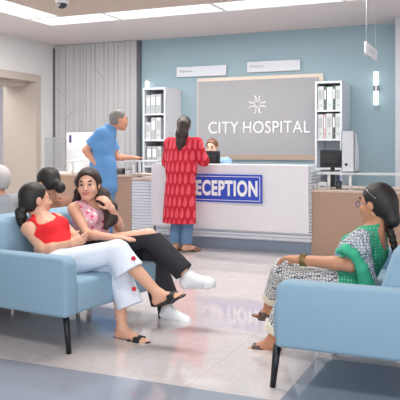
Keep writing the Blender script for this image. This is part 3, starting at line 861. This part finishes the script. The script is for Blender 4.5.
def sneaker(parent, an, toe, dn, mat, solemat, s=1.0, h=.005):
    dn = unit(dn); f = unit(toe - an - ((toe - an) @ dn) * dn); lat = np.cross(f, dn)
    heel = an + dn * .05 * s - f * .032 * s; ball = toe - f * .05 * s + dn * .012
    F = Field(h); F.rc(an + dn * .0, heel, .043 * s, .038 * s, .02); F.rc(an + dn * .012 + f * .015, ball - dn * .004, .041 * s, .032 * s, .03); F.rc(heel, ball, .036 * s, .032 * s, .02, lat, 1.2)
    F.rc(ball, toe - f * .02 + dn * .016, .031 * s, .025 * s, .03, lat, 1.3)
    u = F.build('shoe', mat, parent)
    G = Field(h); b = dn * .034 * s
    G.rc(heel + b, ball + b * .8, .011, .011, .01, lat, 3.6); G.rc(ball + b * .8, toe - f * .012 + dn * .038, .011, .010, .02, lat, 3.8)
    G.build('sole', solemat, u)
    K = Field(.004)
    for j in range(3):
        c = an + (ball - an) * (.38 + .17 * j) - dn * (.034 - .003 * j) * s
        K.chain([c - lat * .02 + dn * .004, c - dn * .002, c + lat * .02 + dn * .004], [.0035] * 3, .002)
    K.build('laces', solemat, u)
def person(label, loc): return empty('person', (0, 0, 0), 0, label, 'person')

# --- the woman in the red sleeveless top
def woman_red():
    P = person('seated woman in red sleeveless top and pale flared trousers, arms folded', so(-.4, .38, .43))
    h = .006
    pel = at(66, 263, 4.66); che = at(50, 232, 4.76); neck = at(38.5, 214.5, 4.83)
    shN = at(28, 229, 4.70); shF = at(57, 220, 4.94)
    lat = unit(shF - shN); front = unit(np.cross(unit(neck - pel), lat)); front = front if front @ FD > 0 else -front
    hipN = pel - LD * .085; hipF = pel + LD * .085
    knX, anX, toX = at(117.5, 251, 4.50), at(158, 293.5, 4.40), at(181, 294.5, 4.33)      # the leg crossed on top
    knS, anS, toS = at(118, 271, 4.60), at(122, 328, 4.53), at(147, 341.5, 4.42)
    hd = Head(at(35.5, 200, 4.84), RT * .82 + FW * .56 + UP * .02, UP * 1 - RT * .10, 1.04)
    B = Field(h)
    torso(B, pel, che, neck, shN, shF, hipN, hipF, front, .92, 0, .012)
    hd.skin(B, neck)
    elN, wrN = at(44, 251, 4.60), at(72, 243, 4.58)
    elF, wrF = at(79, 241, 4.80), at(55, 246, 4.62)
    arm(B, shN, elN, wrN, .95); arm(B, shF, elF, wrF, .95)
    hand(B, wrN, at(84, 239, 4.64) - wrN, FW * .7 + UP * .1, UP, .9, .3)
    hand(B, wrF, at(46, 249, 4.60) - wrF, FW * .6 - UP * .2, UP, .9, .3)
    leg(B, hipN, knX, anX, .95); leg(B, hipF, knS, anS, .95)
    dnX = unit(np.cross(RT, unit(toX - anX))); dnX = unit(V(0, 0, -1) + RT * .35)
    foot(B, anX, toX, dnX, .95); foot(B, anS, toS, V(0, 0, -1), .95)
    body = B.build('body', SK_A, P)
    hd.face(body)
    T = Field(h)
    torso(T, pel, che, neck, shN, shF, hipN, hipF, front, .92, .010, .012)
    T.plane(pel + (che - pel) * .1, -(che - pel))
    T.sub_ell(neck + front * .075 + (neck - che) * .05, (.078, .085, .125), (lat, front, np.cross(lat, front)), .006)
    T.sub_ell(at(45.5, 212, 4.74), (.070, .14, .098), (RT, FW, UP), .006); T.sub_ell(neck - front * .05 + UP * .03, (.07, .07, .06), None, .006)
    T.sub_ell(shN - lat * .03, (.062, .10, .08), (lat, front, np.cross(lat, front)), .01); T.sub_ell(shF + lat * .025, (.062, .10, .08), (lat, front, np.cross(lat, front)), .01)
    T.build('top', mat_cloth('red_top', (222, 30, 40)), P)
    TR = Field(h); pale = mat_cloth('pale_trousers', (218, 226, 240), .03)
    TR.rc(hipN, hipF, .108, None, .03); TR.rc(pel, pel + (che - pel) * .22, .112, .108, .03, LD, 1.25)
    TR.rc(hipN, knX, .100, .072, .03); TR.rc(hipF, knS, .098, .074, .03)
    mX = at(129, 271.5, 4.47)
    TR.fr(knX - (mX - knX) * .05, mX, .072, .105, .03, FW, 1.0)
    TR.rc(knX, knX + (mX - knX) * .4, .072, .080, .02)
    mS = at(129.5, 304, 4.55)
    TR.rc(knS, knS + (mS - knS) * .3, .074, .078, .02); TR.fr(knS, mS + (mS - knS) * .06, .074, .092, .02)
    TR.plane(pel + (che - pel) * .22, (che - pel))
    tr = TR.build('trousers', pale, P)
    rd = flat('flower_red', (206, 40, 56), .8)
    for (px, py, t) in ((133.5, 258.5, 4.368), (134, 289, 4.458), (128.5, 276, 4.37)):
        if py == 276: continue
        Fl = Field(.003); c = at(px, py, t)
        for k in range(5):
            a = 2 * math.pi * k / 5; Fl.ell(c + (RT * math.cos(a) + UP * math.sin(a)) * .009, (.008, .008, .005), (RT, UP, FW), .002)
        Fl.build('flower_print', rd, tr)
    H = hd.cap(h, line=.022, slope=.62)
    pt = at(21, 213, 4.78)
    H.rc(hd.p(0, -.085, -.02), pt, .030, .022, .02)
    for dx, dy, r in ((-2, -1, .030), (1.5, -2, .028), (-1, 4, .032), (2, 4, .028), (0, 9, .028), (2.5, 11.5, .018)): H.ell(at(21 + dx, 213 + dy, 4.77), (r, r, r * 1.1), None, .012)
    H.build('hair', HR_K, P)
    sb = flat('black_sandal', (34, 32, 34), .5)
    sandal(P, anX, toX, dnX, sb, .95); sandal(P, anS, toS, V(0, 0, -1), sb, .95)
    return P

# --- the smiling woman in the flowered top
def woman_floral():
    P = person('smiling seated woman in pink floral top, black trousers and white sneakers', so(-.45, .8, .43))
    h = .006
    pel = at(94, 247, 5.18); che = at(91, 219, 5.20); neck = at(91, 203, 5.20)
    shN = at(74, 209, 5.08); shF = at(108, 207, 5.32)
    lat = unit(shF - shN); front = unit(np.cross(unit(neck - pel), lat)); front = front if front @ -FW > 0 else -front
    hipN = pel - LD * .085; hipF = pel + LD * .085
    knX, anX, toX = at(149, 236, 4.92), at(188, 276, 4.80), at(214, 281, 4.70)
    knS, anS, toS = at(149, 248, 5.06), at(167, 308, 5.06), at(190, 320, 4.94)
    hd = Head(at(88.5, 184.5, 5.12), -FW * .97 - RT * .06 - UP * .03, UP - RT * .05, 1.0)
    B = Field(h)
    torso(B, pel, che, neck, shN, shF, hipN, hipF, front, .95, 0, .035); hd.skin(B, neck)
    elN, wrN = at(87, 234, 4.98), at(116, 238, 4.86); elF, wrF = at(119.5, 227, 5.20), at(111.5, 208, 5.03)
    arm(B, shN, elN, wrN, .92); arm(B, shF, elF, wrF, .95)
    hand(B, wrN, at(134, 238, 4.80) - wrN, -UP, FW, .9, .18)
    hand(B, wrF, at(104, 198, 5.0) - wrF, -RT * .3 + FW * .5 - UP * .5, -FW - RT * .3, .9, .55)
    leg(B, hipN, knX, anX, .95); leg(B, hipF, knS, anS, .95)
    dnX = unit(V(0, 0, -1) + RT * .12)
    foot(B, anX, toX, dnX, .95, toes=False); foot(B, anS, toS, V(0, 0, -1), .95, toes=False)
    body = B.build('body', SK_B, P); hd.face(body, None, .010)
    T = Field(h)
    torso(T, pel, che, neck, shN, shF, hipN, hipF, front, .95, .012, .035)
    T.plane(pel + (che - pel) * .12, -(che - pel))
    A3 = (lat, front, np.cross(lat, front))
    T.sub_ell(neck + front * .05 + UP * .03, (.075, .08, .085), A3, .006); T.sub_ell(neck - front * .05 + UP * .02, (.07, .07, .05), A3, .006)
    T.sub_ell(shN - lat * .03, (.058, .10, .085), A3, .01); T.sub_ell(shF + lat * .03, (.058, .10, .085), A3, .01)
    T.build('top', mat_floral(), P)
    bk = mat_cloth('black_trousers', (38, 38, 44), .1)
    TR = Field(h)
    TR.rc(hipN, hipF, .106, None, .03); TR.rc(pel, pel + (che - pel) * .2, .112, .106, .03, LD, 1.2)
    TR.rc(hipN, knX, .100, .074, .03); TR.rc(hipF, knS, .098, .072, .03)
    eX = knX + (anX - knX) * .90; eS = knS + (anS - knS) * .90
    TR.fr(knX, eX, .076, .074, .02); TR.fr(knS, eS, .086, .108, .02)
    TR.plane(pel + (che - pel) * .25, (che - pel))
    TR.build('trousers', bk, P)
    H = hd.cap(h, line=.030, slope=.50, extra=.008)
    S1 = [hd.p(.070, -.02, .02), at(103, 195, 5.17), at(110, 208, 5.12), at(111, 219, 5.08), at(106, 227, 5.02)]
    H.chain(S1, [.040, .048, .052, .046, .022], .03)
    H.chain([hd.p(-.072, -.02, .02), at(78.5, 192, 5.17), at(76.5, 202, 5.2), at(77, 209, 5.24)], [.026, .030, .030, .018], .02)
    H.rc(hd.p(0, -.07, -.02), hd.p(0, -.07, -.13), .062, .05, .03)
    H.build('hair', HR_B, P)
    wh = flat('white_shoe', (232, 234, 238), .6); so_ = flat('white_sole', (212, 216, 220), .6)
    sneaker(P, anX, toX, dnX, wh, so_, .94); sneaker(P, anS, toS, V(0, 0, -1), wh, so_, .94)
    return P

# --- the man in blue leaning on the counter
def man_blue():
    P = person('grey haired man in blue shirt and trousers leaning on the left desk', at(100, 250, 8.4))
    h = .009; t = 8.35
    pel = at(103, 186, t); che = at(103, 147, t); neck = at(110.5, 128, t)
    fw = unit(RT * .85 + FW * .5); lat = unit(RT * .5 - FW * .85)          # his right side is nearer the camera
    shN = at(97, 134, t) + lat * .15; shF = at(113, 135, t) - lat * .17
    hipN = pel + lat * .09; hipF = pel - lat * .09
    knN, knF = V(*(hipN + fw * .04))[:3] * 1, V(*(hipF + fw * .06))[:3] * 1
    knN[2] = .46; knF[2] = .46
    anN, anF = hipN - fw * .02, hipF + fw * .10; anN[2] = .085; anF[2] = .085
    toN, toF = anN + fw * .19, anF + fw * .19; toN[2] = toF[2] = .03
    hd = Head(at(119, 120, t), RT * .93 + FW * .30 - UP * .08, UP + RT * .15, 1.06)
    B = Field(h); torso(B, pel, che, neck, shN, shF, hipN, hipF, fw, 1.05, 0, 0, True, .03); hd.skin(B, neck, .055)
    elN, wrN = at(85.5, 150.5, t - .1), at(101, 163, t - .22)
    elF, wrF = at(119, 158.5, t + .12), at(134, 158.2, t + .42)
    wrN = at(97, 165, t - .16)
    wrF = on_y(133, 157.6, YD + .06); elF = at(117, 157.5, t + .15)
    arm(B, shN, elN, wrN, 1.1); arm(B, shF, elF, wrF, 1.1)
    hand(B, wrN, fw * .6 - UP * .6, -lat, fw, 1.0, .3); hand(B, wrF, RT * .9 + FW * .25 - UP * .02, -UP, FW, 1.0, .1)
    leg(B, hipN, knN, anN, 1.05); leg(B, hipF, knF, anF, 1.05)
    for a, b in ((anN, toN), (anF, toF)): foot(B, a, b, V(0, 0, -1), 1.0, toes=False)
    body = B.build('body', SK_C, P); hd.face(body, M_LIPD, 0)
    bl = mat_cloth('blue_scrubs', (92, 142, 194)); T = Field(h)
    torso(T, pel, che, neck, shN, shF, hipN, hipF, fw, 1.10, .028, 0, True, .03)
    T.rc(pel, pel - UP * .12, .122, .125, .04, lat, 1.15)
    for sh, el in ((shN, elN), (shF, elF)): T.fr(sh, sh + (el - sh) * .70, .075, .078, .03)
    T.plane(pel - UP * .10, -UP)
    T.sub_ell(neck + (neck - che) * .30 + fw * .02, (.08, .09, .07), (lat, fw, UP), .008)
    T.build('shirt', bl, P)
    TR = Field(h); TR.rc(hipN, hipF, .112, None, .03)
    for hp, kn, an in ((hipN, knN, anN), (hipF, knF, anF)):
        TR.rc(hp, kn, .105, .078, .03); TR.fr(kn, kn + (an - kn) * .93, .078, .072, .02)
    TR.build('trousers', mat_cloth('blue_trousers', (96, 138, 184)), P)
    H = hd.cap(h * .7, line=.010, slope=.75, low=-.055, extra=-.004); H.build('hair', HR_G, P)
    bs = flat('black_shoe', (36, 34, 34), .4)
    for a, b in ((anN, toN), (anF, toF)): sneaker(P, a, b, V(0, 0, -1), bs, bs, 1.05, .008)

# --- the woman in the red printed kurta, back to us
def woman_kurta():
    t = 8.22
    P = person('standing woman in a red printed kurta and jeans, back turned', at(180, 250, t))
    h = .009
    fw = unit(V(.10, 1, 0)); lat = V(1, 0, 0)
    c = at(181.5, 200, t)
    def C(dx, dy, z): return V(c[0] + dx, c[1] + dy, z)
    pel = C(-.01, 0, .84); che = C(0, .02, 1.16); neck = C(.012, .04, 1.345)
    shA, shB = C(-.165, .03, 1.29), C(.185, .03, 1.29); hipA, hipB = C(-.085, 0, .83), C(.065, 0, .83)
    knA, knB = C(-.07, .03, .46), C(.075, .03, .46); anA, anB = C(-.075, -.02, .09), C(.07, -.02, .09)
    toA, toB = anA + V(-.03, .18, -.06), anB + V(.10, .16, -.06)
    hd = Head(C(.0, .06, 1.50), V(-.42, .9, -.22), UP + V(0, .25, 0), .98)
    B = Field(h); torso(B, pel, che, neck, shA, shB, hipA, hipB, fw, .92, 0, .03); hd.skin(B, neck)
    elA, elB = C(-.225, .06, 1.06), C(.255, .08, 1.08); wrA, wrB = C(-.10, .27, 1.075), C(.17, .27, 1.075)
    arm(B, shA, elA, wrA, .95); arm(B, shB, elB, wrB, .95)
    hand(B, wrA, V(.5, .6, .0), -UP, V(1, 0, 0), .92, .15); hand(B, wrB, V(-.4, .6, .0), -UP, V(-1, 0, 0), .92, .15)
    leg(B, hipA, knA, anA, .95, 0, -fw); leg(B, hipB, knB, anB, .95, 0, -fw)
    foot(B, anA, toA, V(0, 0, -1), .95); foot(B, anB, toB, V(0, 0, -1), .95)
    body = B.build('body', SK_A, P); hd.face(body, M_LIPD)
    K = Field(h)
    K.rc(che, che + (neck - che) * .55, .122, .095, .04, lat, 1.42); K.rc(shA, shB, .074, None, .04); K.rc(che + (neck - che) * .5, neck, .095, .070, .04)
    bot = C(-.02, -.01, .345)
    K.rc(che + UP * .05, C(-.005, .005, 1.0), .120, .130, .06, lat, 1.40); K.fr(C(-.005, .005, 1.06), bot, .130, .150, .06, lat, 1.36)
    for i in range(7):
        a = math.pi * (i + .5) / 7
        K.rc(C(-.02 + math.cos(a) * .16, -math.sin(a) * .11, .80), C(-.02 + math.cos(a) * .185, -math.sin(a) * .135, .33), .018, .03, .03)
    for sh, el, wr in ((shA, elA, wrA), (shB, elB, wrB)):
        K.rc(sh, el, .068, .064, .03); K.fr(el, el + (wr - el) * .30, .062, .062, .02)
    K.plane(bot, -UP); K.sub_ell(neck + UP * .06, (.075, .085, .06), None, .006)
    K.build('kurta', mat_paisley(), P)
    J = Field(h); J.rc(hipA, hipB, .08, None, .03)
    for hp, kn, an in ((hipA, knA, anA), (hipB, knB, anB)):
        J.rc(hp, kn, .085, .072, .03); J.fr(kn, kn + (an - kn) * .97, .072, .066, .02)
    J.build('jeans', mat_cloth('blue_denim', (92, 124, 158), .12), P)
    H = hd.cap(.007, line=.03, slope=.5, extra=.004)
    b0 = hd.p(0, -.10, -.01)
    H.chain([b0, C(.035, -.065, 1.40), C(.03, -.08, 1.30), C(.02, -.085, 1.20)], [.070, .070, .058, .026], .03)
    H.build('hair', HR_B, P)
    ss = flat('brown_sandal', (120, 84, 62), .5)
    sandal(P, anA, toA, V(0, 0, -1), ss, .95, .006); sandal(P, anB, toB, V(0, 0, -1), ss, .95, .006)

# --- the receptionist
def receptionist():
    P = person('receptionist in pale blue behind the counter and a black monitor', at(212, 200, 9.3))
    t = 9.35; h = .009
    c = at(213, 180, t)
    def C(dx, dy, z): return V(c[0] + dx, c[1] + dy, z)
    hd = Head(at(212, 147, t), -FW * .9 - RT * .35 - UP * .15, UP, .92)
    neck = C(.0, .03, 1.10); che = C(.01, .04, .90); pel = C(.02, .05, .58)
    shA, shB = C(-.17, .03, 1.045), C(.19, .03, 1.045); hipA, hipB = C(-.07, .06, .57), C(.11, .06, .57)
    fw = V(0, -1, 0); B = Field(h)
    torso(B, pel, che, neck, shA, shB, hipA, hipB, fw, .95, 0, .03); hd.skin(B, neck)
    elA, elB = C(-.22, -.05, .84), C(.24, -.05, .84); wrA, wrB = C(-.12, -.27, .80), C(.12, -.27, .80)
    for a, b, w in ((shA, elA, wrA), (shB, elB, wrB)): arm(B, a, b, w, .92); hand(B, w, V(0, -1, -.1), -UP, V(-1 if w is wrB else 1, 0, 0), .9, .3)
    knA, knB = C(-.08, -.30, .50), C(.10, -.30, .50)
    anA, anB = C(-.08, -.22, .09), C(.10, -.22, .09); leg(B, hipA, knA, anA, .9); leg(B, hipB, knB, anB, .9)
    for a in (anA, anB): foot(B, a, a + V(0, -.18, -.06), V(0, 0, -1), .9, toes=False)
    body = B.build('body', SK_P, P); hd.face(body)
    bm_ = mat_cloth('pale_blue_blouse', (150, 186, 222)); T = Field(h)
    torso(T, pel, che, neck, shA, shB, hipA, hipB, fw, .95, .018, .03)
    for a, b, w in ((shA, elA, wrA), (shB, elB, wrB)): T.rc(a, b, .066, .056, .03); T.fr(b, b + (w - b) * .8, .054, .045, .02)
    T.sub_ell(neck + UP * .07, (.07, .08, .06), None, .006)
    T.build('blouse', bm_, P)
    TR = Field(h); TR.rc(hipA, hipB, .1, None, .03)
    for a, b, w in ((hipA, knA, anA), (hipB, knB, anB)): TR.rc(a, b, .095, .07, .03); TR.fr(b, b + (w - b) * .9, .07, .06, .02)
    TR.build('trousers', mat_cloth('navy_trousers', (50, 56, 78)), P)
    H = hd.cap(.007, line=.028, slope=.55, extra=.004); H.rc(hd.p(0, -.09, .0), hd.p(0, -.12, -.03), .045, .035, .03); H.build('hair', HR_C, P)
    ch = empty('office_chair', C(.02, .05, 0), 0, 'dark office chair under the receptionist behind the counter', 'chair')
    MB().box((-.23, -.24, .42), (.23, .22, .475), .02, 3).build('seat', M['black'], ch, True)
    MB().box((-.2, .21, .5), (.2, .26, .85), .02, 3).box((-.03, .2, .44), (.03, .25, .55)).build('backrest', M['black'], ch, True)
    MB().tube((0, 0, .06), (0, 0, .42), .025).build('column', M['chrome'], ch, True)
    for k in range(5):
        a = 2 * math.pi * k / 5; MB().tube((0, 0, .08), (.28 * math.cos(a), .28 * math.sin(a), .04), .018, .014).lathe([(.006, -.022), (.02, -.015), (.02, .015), (.006, .022)], (.28 * math.cos(a), .28 * math.sin(a), .023), 12).build('leg', M['black'], ch)

# --- the woman in green on the right-hand sofa
def woman_green():
    P = person('spectacled seated woman in green with a long braid and patterned trousers', (-.85, 4.1, .43))
    h = .006
    pel = at(352, 279, 4.14); che = at(367, 249, 4.10); neck = at(375.5, 228, 4.09)
    back = unit(V(1, 0, 0)); sd = V(0, 1, 0)
    shN = at(361, 241, 3.94); shF = at(378, 233, 4.26)
    lat = unit(shF - shN); front = unit(np.cross(unit(neck - pel), lat)); front = front if front @ V(-1, 0, 0) > 0 else -front
    hipN = pel - sd * .09; hipF = pel + sd * .09
    knS, anS, toS = at(296, 280, 4.18), at(273, 339, 4.28), at(247.5, 347, 4.33)
    knX, anX, toX = at(283, 268.5, 4.30), at(270, 304, 4.50), at(256, 313.5, 4.55)
    hd = Head(at(376.5, 204, 4.09), -RT * .72 + FW * .70 - UP * .04, UP + RT * .06, 1.02)
    B = Field(h); torso(B, pel, che, neck, shN, shF, hipN, hipF, front, 1.05, 0, .035, True, .01); hd.skin(B, neck)
    elN, wrN = at(350, 265, 3.93), at(298, 259.5, 4.13); elF, wrF = at(352, 268, 4.28), at(318, 268, 4.20)
    arm(B, shN, elN, wrN, 1.08); arm(B, shF, elF, wrF, 1.0)
    hand(B, wrN, at(280, 257, 4.20) - wrN, -UP - RT * .3, FW, .95, .45); hand(B, wrF, V(-1, -.2, -.1), -UP, V(0, -1, 0), .9, .3)
    leg(B, hipF, knX, anX, .98); leg(B, hipN, knS, anS, .98)
    dX = unit(V(0, 0, -1)); foot(B, anX, toX, dX, .92); foot(B, anS, toS, dX, .95)
    body = B.build('body', SK_D, P); hd.face(body, M_LIPD)
    A3 = (lat, front, np.cross(lat, front))
    T = Field(h); torso(T, pel, che, neck, shN, shF, hipN, hipF, front, 1.05, .014, .035, True, .01)
    T.sub_ell(neck + front * .04 + UP * .03, (.08, .08, .08), A3, .006); T.sub_ell(neck - front * .07 - UP * .02, (.095, .085, .085), A3, .006)
    T.rc(shN, shN + (elN - shN) * .2, .07, .07, .02)
    T.fr(shN, shN + (elN - shN) * .80, .074, .088, .02); T.fr(shF, shF + (elF - shF) * .6, .068, .075, .02)
    T.build('tunic', mat_dots('green_dotted', (48, 158, 120), (128, 206, 176)), P)
    S = Field(h)                                              # printed scarf over the near shoulder, one end hanging down the side
    S.chain([at(374, 234, 4.12), at(366, 238, 3.97), at(356, 242, 3.90), at(345, 247, 3.90)], [.030, .042, .050, .038], .03)
    S.chain([at(361, 238, 3.89), at(364, 250, 3.87), at(368, 264, 3.90), at(373, 284, 3.93)], [.052, .036, .030, .030], .02)
    S.build('scarf', mat_lattice('grey_print_scarf', (200, 204, 210), (96, 102, 114), 62, .10), P)
    GP = Field(h)                                             # plain green end of the scarf
    GP.chain([at(338, 251, 3.93), at(346, 249, 3.86), at(354, 254, 3.86), at(362, 268, 3.88), at(367, 285, 3.92)], [.016, .026, .026, .032, .050], .02)
    GP.build('drape', mat_cloth('plain_green', (66, 180, 140)), P)
    pm = mat_lattice('geometric_print', (222, 222, 222), (84, 88, 98), 58, .085)
    TR = Field(h); TR.rc(hipN, hipF, .106, None, .03)
    TR.rc(hipF, knX, .098, .070, .03); TR.rc(hipN, knS, .098, .074, .03)
    eX = knX + (anX - knX) * .84; eS = knS + (anS - knS) * .86
    TR.fr(knX, eX, .070, .062, .02); TR.fr(knS, eS, .074, .070, .02)
    tr = TR.build('trousers', pm, P)
    cr_ = flat('cream_hem', (226, 220, 198), .8)
    for kn, an, e, r in ((knX, anX, eX, .0655), (knS, anS, eS, .074)):
        Field(.005).fr(e - unit(an - kn) * .05, e + unit(an - kn) * .004, r, r, .0).build('hem', cr_, tr)
    H = hd.cap(h, line=.020, slope=.62, low=-.07, extra=.004)
    H.rc(hd.p(0, -.07, -.0), hd.p(0, -.10, -.09), .062, .046, .03)
    bs_ = [hd.p(0, -.095, -.09), at(389, 227, 4.06), at(392.5, 236, 4.04), at(395, 246, 4.02), at(396, 256, 4.02)]
    for i in range(14):
        u = i / 13 * (len(bs_) - 1.001); j = int(u); p = bs_[j] + (bs_[j + 1] - bs_[j]) * (u - j)
        H.ell(p - RT * .004 + sd * (.010 if i % 2 else -.010), (.030 - i * .0010, .030 - i * .0010, .022), None, .008)
    H.build('hair', HR_K, P)
    G = Field(.0028); gm = flat('violet_frame', (84, 72, 128), .35)
    for a in (-1, 1):
        ring = [hd.p(a * .033 + math.cos(x) * .024, .103, -.002 + math.sin(x) * .018) for x in np.linspace(0, 2 * math.pi, 13)]
        G.chain(ring, [.0028] * 13, .002); G.rc(hd.p(a * .057, .102, .004), hd.p(a * .083, .0, .006), .0028, .0025, .002)
    G.rc(hd.p(-.01, .105, .002), hd.p(.01, .105, .002), .0028, None, .002)
    G.build('spectacles', gm, P)
    bg = Field(.003); ad = unit(wrN - elN)
    for k in range(3):
        c_ = wrN - ad * (.025 + .014 * k); e1 = unit(np.cross(ad, UP)); e2 = np.cross(ad, e1)
        bg.chain([c_ + (e1 * math.cos(x) + e2 * math.sin(x)) * .034 for x in np.linspace(0, 2 * math.pi, 15)], [.0045] * 15, .002)
    bg.build('bangles', flat('gold_bangles', (150, 132, 86), .3, .8), P)
    er = Field(.003).ell(hd.p(-.086, .0, -.044), (.006, .006, .009)); er.build('earring', flat('gold', (200, 160, 90), .3, 1), P)
    hc = Field(.003).chain([hd.p(-.060, .055, .105), hd.p(-.078, .01, .075), hd.p(-.086, -.04, .035)], [.004] * 3, .003); hc.build('hair_clip', M['chrome'], P)
    sb = flat('tan_sandal', (84, 62, 54), .5)
    sandal(P, anX, toX, dX, sb, .92); sandal(P, anS, toS, dX, sb, .95)

# --- the two people facing away on the rear sofa
def rear_person(head_c, hd_f, sk, top_mat, hair_fn, label, topname, bare):
    P = person(label, head_c)
    h = .009; c = head_c; bk = FD; fw = -FD
    def C(f, l, z): p = c + FD * f + LD * l; return V(p[0], p[1], z)
    zt = c[2]
    neck = C(.03, 0, zt - .135); che = C(.05, 0, zt - .31); pel = C(.02, 0, .55)
    shA, shB = C(.03, -.17, zt - .19), C(.03, .17, zt - .19); hipA, hipB = C(.0, -.09, .54), C(.0, .09, .54)
    hd = Head(c, hd_f, UP, 1.0)
    B = Field(h); torso(B, pel, che, neck, shA, shB, hipA, hipB, fw, .98); hd.skin(B, neck)
    elA, elB = C(-.02, -.22, zt - .43), C(-.02, .22, zt - .43); wrA, wrB = C(-.22, -.14, .62), C(-.22, .14, .62)
    for a, b, w in ((shA, elA, wrA), (shB, elB, wrB)): arm(B, a, b, w); hand(B, w, fw - UP * .1, -UP, -LD if w is wrB else LD, .95, .25)
    knA, knB = C(-.42, -.11, .52), C(-.42, .11, .52); anA, anB = C(-.40, -.11, .09), C(-.40, .11, .09)
    leg(B, hipA, knA, anA); leg(B, hipB, knB, anB)
    for a in (anA, anB): foot(B, a, a + fw * .19 - UP * .06, V(0, 0, -1), 1.0, toes=False)
    body = B.build('body', sk, P); hd.face(body, M_LIPD, 0)
    T = Field(h); torso(T, pel, che, neck, shA, shB, hipA, hipB, fw, .98, .018)
    if not bare:
        for a, b in ((shA, elA), (shB, elB)): T.rc(a, b, .068, .06, .03)
    T.sub_ell(neck + UP * (.065 if not bare else .045) , (.075, .085, .06) if not bare else (.10, .10, .09), None, .008)
    T.build(topname, top_mat, P)
    TR = Field(h); TR.rc(hipA, hipB, .105, None, .03)
    for a, b, w in ((hipA, knA, anA), (hipB, knB, anB)): TR.rc(a, b, .1, .074, .03); TR.fr(b, b + (w - b) * .92, .074, .068, .02)
    TR.build('trousers', mat_cloth('dark_grey_trousers', (72, 74, 84)), P)
    bs = flat('dark_shoe', (44, 42, 42), .5)
    for a in (anA, anB): sneaker(P, a, a + fw * .19 - UP * .06, V(0, 0, -1), bs, bs, 1.0, .008)
    hair_fn(hd).build('hair', HR_K if bare else HR_W, P)
def bun(hd):
    H = hd.cap(.007, line=.03, slope=.5, extra=.006); b = at(60, 187.5, 5.62)
    H.rc(hd.p(.0, -.07, .0), b, .045, .025, .02); H.ell(b, (.046, .046, .048), None, .006); return H
rear_person(at(48, 182.5, 5.72), -RT * .75 + FW * .55 - UP * .25, SK_D, mat_cloth('brown_blouse', (150, 104, 84)), bun, 'woman with a black hair bun facing away on the rear sofa', 'blouse', True)
rear_person(at(-3.5, 180, 5.5), -RT * .9 + FW * .35, SK_C, mat_cloth('grey_shirt', (142, 146, 152)), lambda hd: hd.cap(.007, line=-.005, slope=.8, low=-.07, extra=.002), 'white haired man in a grey shirt at the photo\'s left edge', 'shirt', False)

woman_red(); woman_floral(); man_blue(); woman_kurta(); receptionist(); woman_green()
